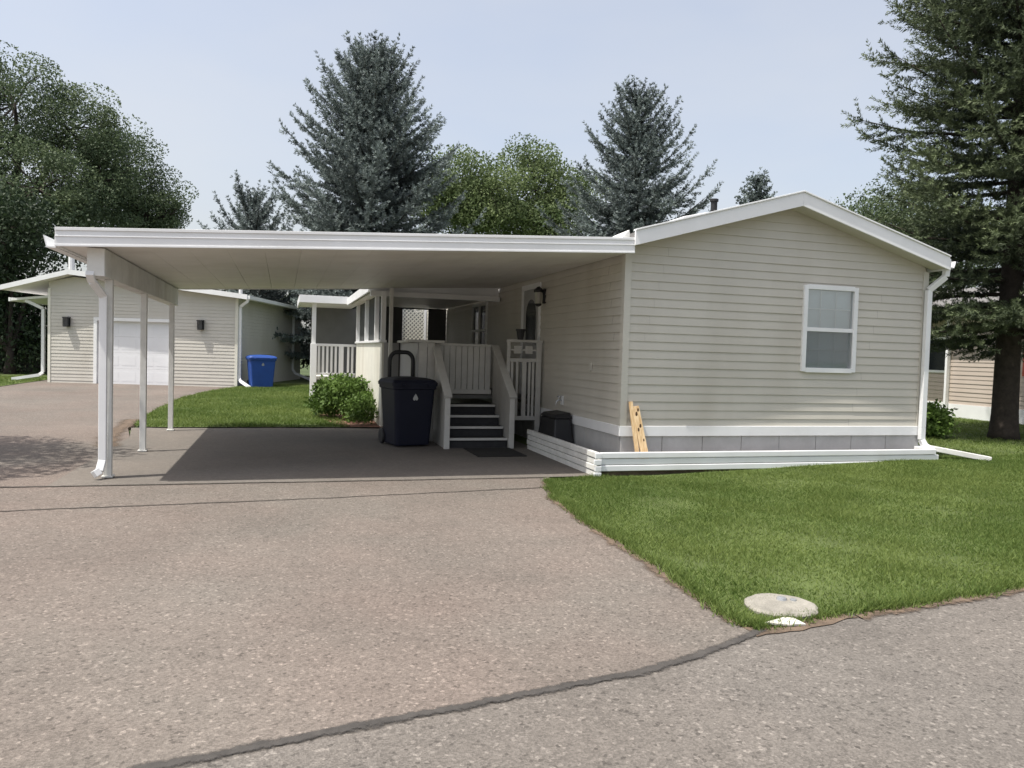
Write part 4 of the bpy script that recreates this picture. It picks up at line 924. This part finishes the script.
# left-hand deciduous mass
a1 = at(5, 345, 37); a1 = (a1.x, a1.y, .1)
broadleaf('ash_tree', 'tall dark leafy tree at the far left behind the garage', a1, lobes_px(a1, 37, [(15, 105, 52, 58, 0), (70, 130, 42, 55, 1), (-40, 120, 50, 70, 0), (40, 190, 60, 50, -2), (100, 185, 38, 52, 1), (-20, 210, 60, 50, -1)]), 270, 400, .115, 31, M['l_dark'], tr=.4)
a2 = at(135, 345, 42); a2 = (a2.x, a2.y, .1)
broadleaf('ash_tree', 'rounded dark green tree behind the garage, right of the taller one', a2, lobes_px(a2, 42, [(120, 170, 34, 44, 0), (150, 200, 30, 34, 1), (105, 215, 45, 32, -1), (165, 215, 20, 18, 0)]), 120, 420, .115, 32, M['l_dark'], tr=.35)
a3 = at(10, 345, 31); a3 = (a3.x, a3.y, .1)
broadleaf('lilac_tree', 'low dark bushy tree beside the garage at far left', a3, lobes_px(a3, 31, [(0, 235, 45, 40, 0), (45, 240, 38, 30, 2), (-40, 270, 50, 60, 0), (10, 290, 40, 40, 1), (25, 312, 45, 32, 2), (-10, 330, 40, 25, 2), (15, 348, 45, 24, 1)]), 230, 130, .16, 33, M['l_hedge'], tr=.2)
# bright trees between the two spruces
c1 = at(470, 340, 58); c1 = (c1.x, c1.y, .1)
broadleaf('maple_tree', 'light green leafy tree between the two spruces, nearer the broad blue one', c1, lobes_px(c1, 58, [(462, 180, 32, 30, 0), (490, 195, 28, 34, -1), (450, 205, 34, 26, 0), (480, 215, 45, 22, 1)]), 130, 260, .20, 41, M['l_bright'], tr=.35, cr=(.7, 1.3))
c2 = at(545, 340, 60); c2 = (c2.x, c2.y, .1)
broadleaf('maple_tree', 'light green leafy tree between the two spruces, nearer the pointed one', c2, lobes_px(c2, 60, [(532, 165, 26, 24, 0), (540, 195, 34, 30, 0), (572, 200, 30, 24, 1), (515, 205, 30, 25, -1), (540, 228, 50, 24, 0)]), 130, 260, .20, 42, M['l_bright'], tr=.35, cr=(.7, 1.3))
c3 = at(890, 340, 44); c3 = (c3.x, c3.y, .1)
broadleaf('maple_tree', 'leafy green tree showing over the right slope of the home roof', c3, lobes_px(c3, 44, [(865, 222, 28, 24, 0), (900, 215, 34, 30, 1), (930, 240, 34, 34, 0), (960, 250, 40, 50, 1)]), 110, 260, .15, 43, M['l_dark'], tr=.3, cr=(.6, 1.0))
# tree outside the left edge whose shade falls on the drive
a5 = (-10.9, 1.7, 0)
broadleaf('birch_tree', 'small leafy tree left of the drive, shading its edge', a5, [((.5, -.6, 5.6), (1.9, 1.6, 1.2)), ((-.9, .3, 6.4), (1.7, 1.6, 1.3)), ((.2, 1.0, 5.0), (1.3, 1.0, .8))], 90, 120, .12, 51, M['l_dark'], tr=.13, cr=(.3, .55))
# bushes
broadleaf('leafy_bush', 'bright green leafy bush in the red mulch bed by the porch wall', (-3.02, 7.6, .05), [((0, 0, .5), (.46, .46, .42)), ((.35, -.3, .36), (.36, .36, .3)), ((-.25, .45, .4), (.4, .4, .36)), ((.1, .5, .6), (.35, .35, .3))], 90, 60, .085, 61, M['l_bush'], cr=(.08, .17), cat='bush', part='foliage', stem=False)
broadleaf('leafy_bush', 'pale low flowering bush beside the porch wall, nearest the carport', (-2.72, 6.45, .05), [((0, 0, .25), (.26, .3, .24)), ((-.1, .45, .3), (.25, .3, .24))], 40, 45, .065, 62, M['l_bush'], cr=(.06, .13), cat='bush', part='foliage', stem=False)
broadleaf('leafy_bush', 'green bush behind the white downspout at the right of the home', (7.55, 2.6, H(7.5, 2.6)), [((0, 0, .28), (.42, .4, .26)), ((.3, .1, .42), (.26, .26, .22))], 55, 55, .09, 63, M['l_bush'], cr=(.08, .16), cat='bush', part='foliage', stem=False)
# dark fence and hedges in the background
fe = thing('board_fence', 'board fence darkened for tree shade, left of the garage under the trees', 'fence', (-13.0, 28.5, .05))
x = -16.0
while x < .5: 
    MB
    x += 20
fb = MB(); rr = random.Random(8); x = -18.
while x < 1.4: fb.box(x, x+.135, 0, .02, .08, 1.85+rr.uniform(-.02, .02)); x += .145
fb.build('boards', M['darkwood'], fe); MB().box(-18, 1.4, .021, .06, .4, .48).box(-18, 1.4, .021, .06, 1.5, 1.58).build('rails', M['darkwood'], fe)
he = (-2.5, 31, .1)
broadleaf('cedar_hedge', 'dark evergreen hedge behind the gap between garage and porch', he, [((x_, 0, 2.3), (1.5, 1.1, 2.3)) for x_ in (-4.6, -2.8, -1, .8, 2.6, 4.4, 6.4)], 150, 130, .18, 71, M['l_hedge'], cat='hedge', part='foliage', stem=False, cr=(.4, .8))
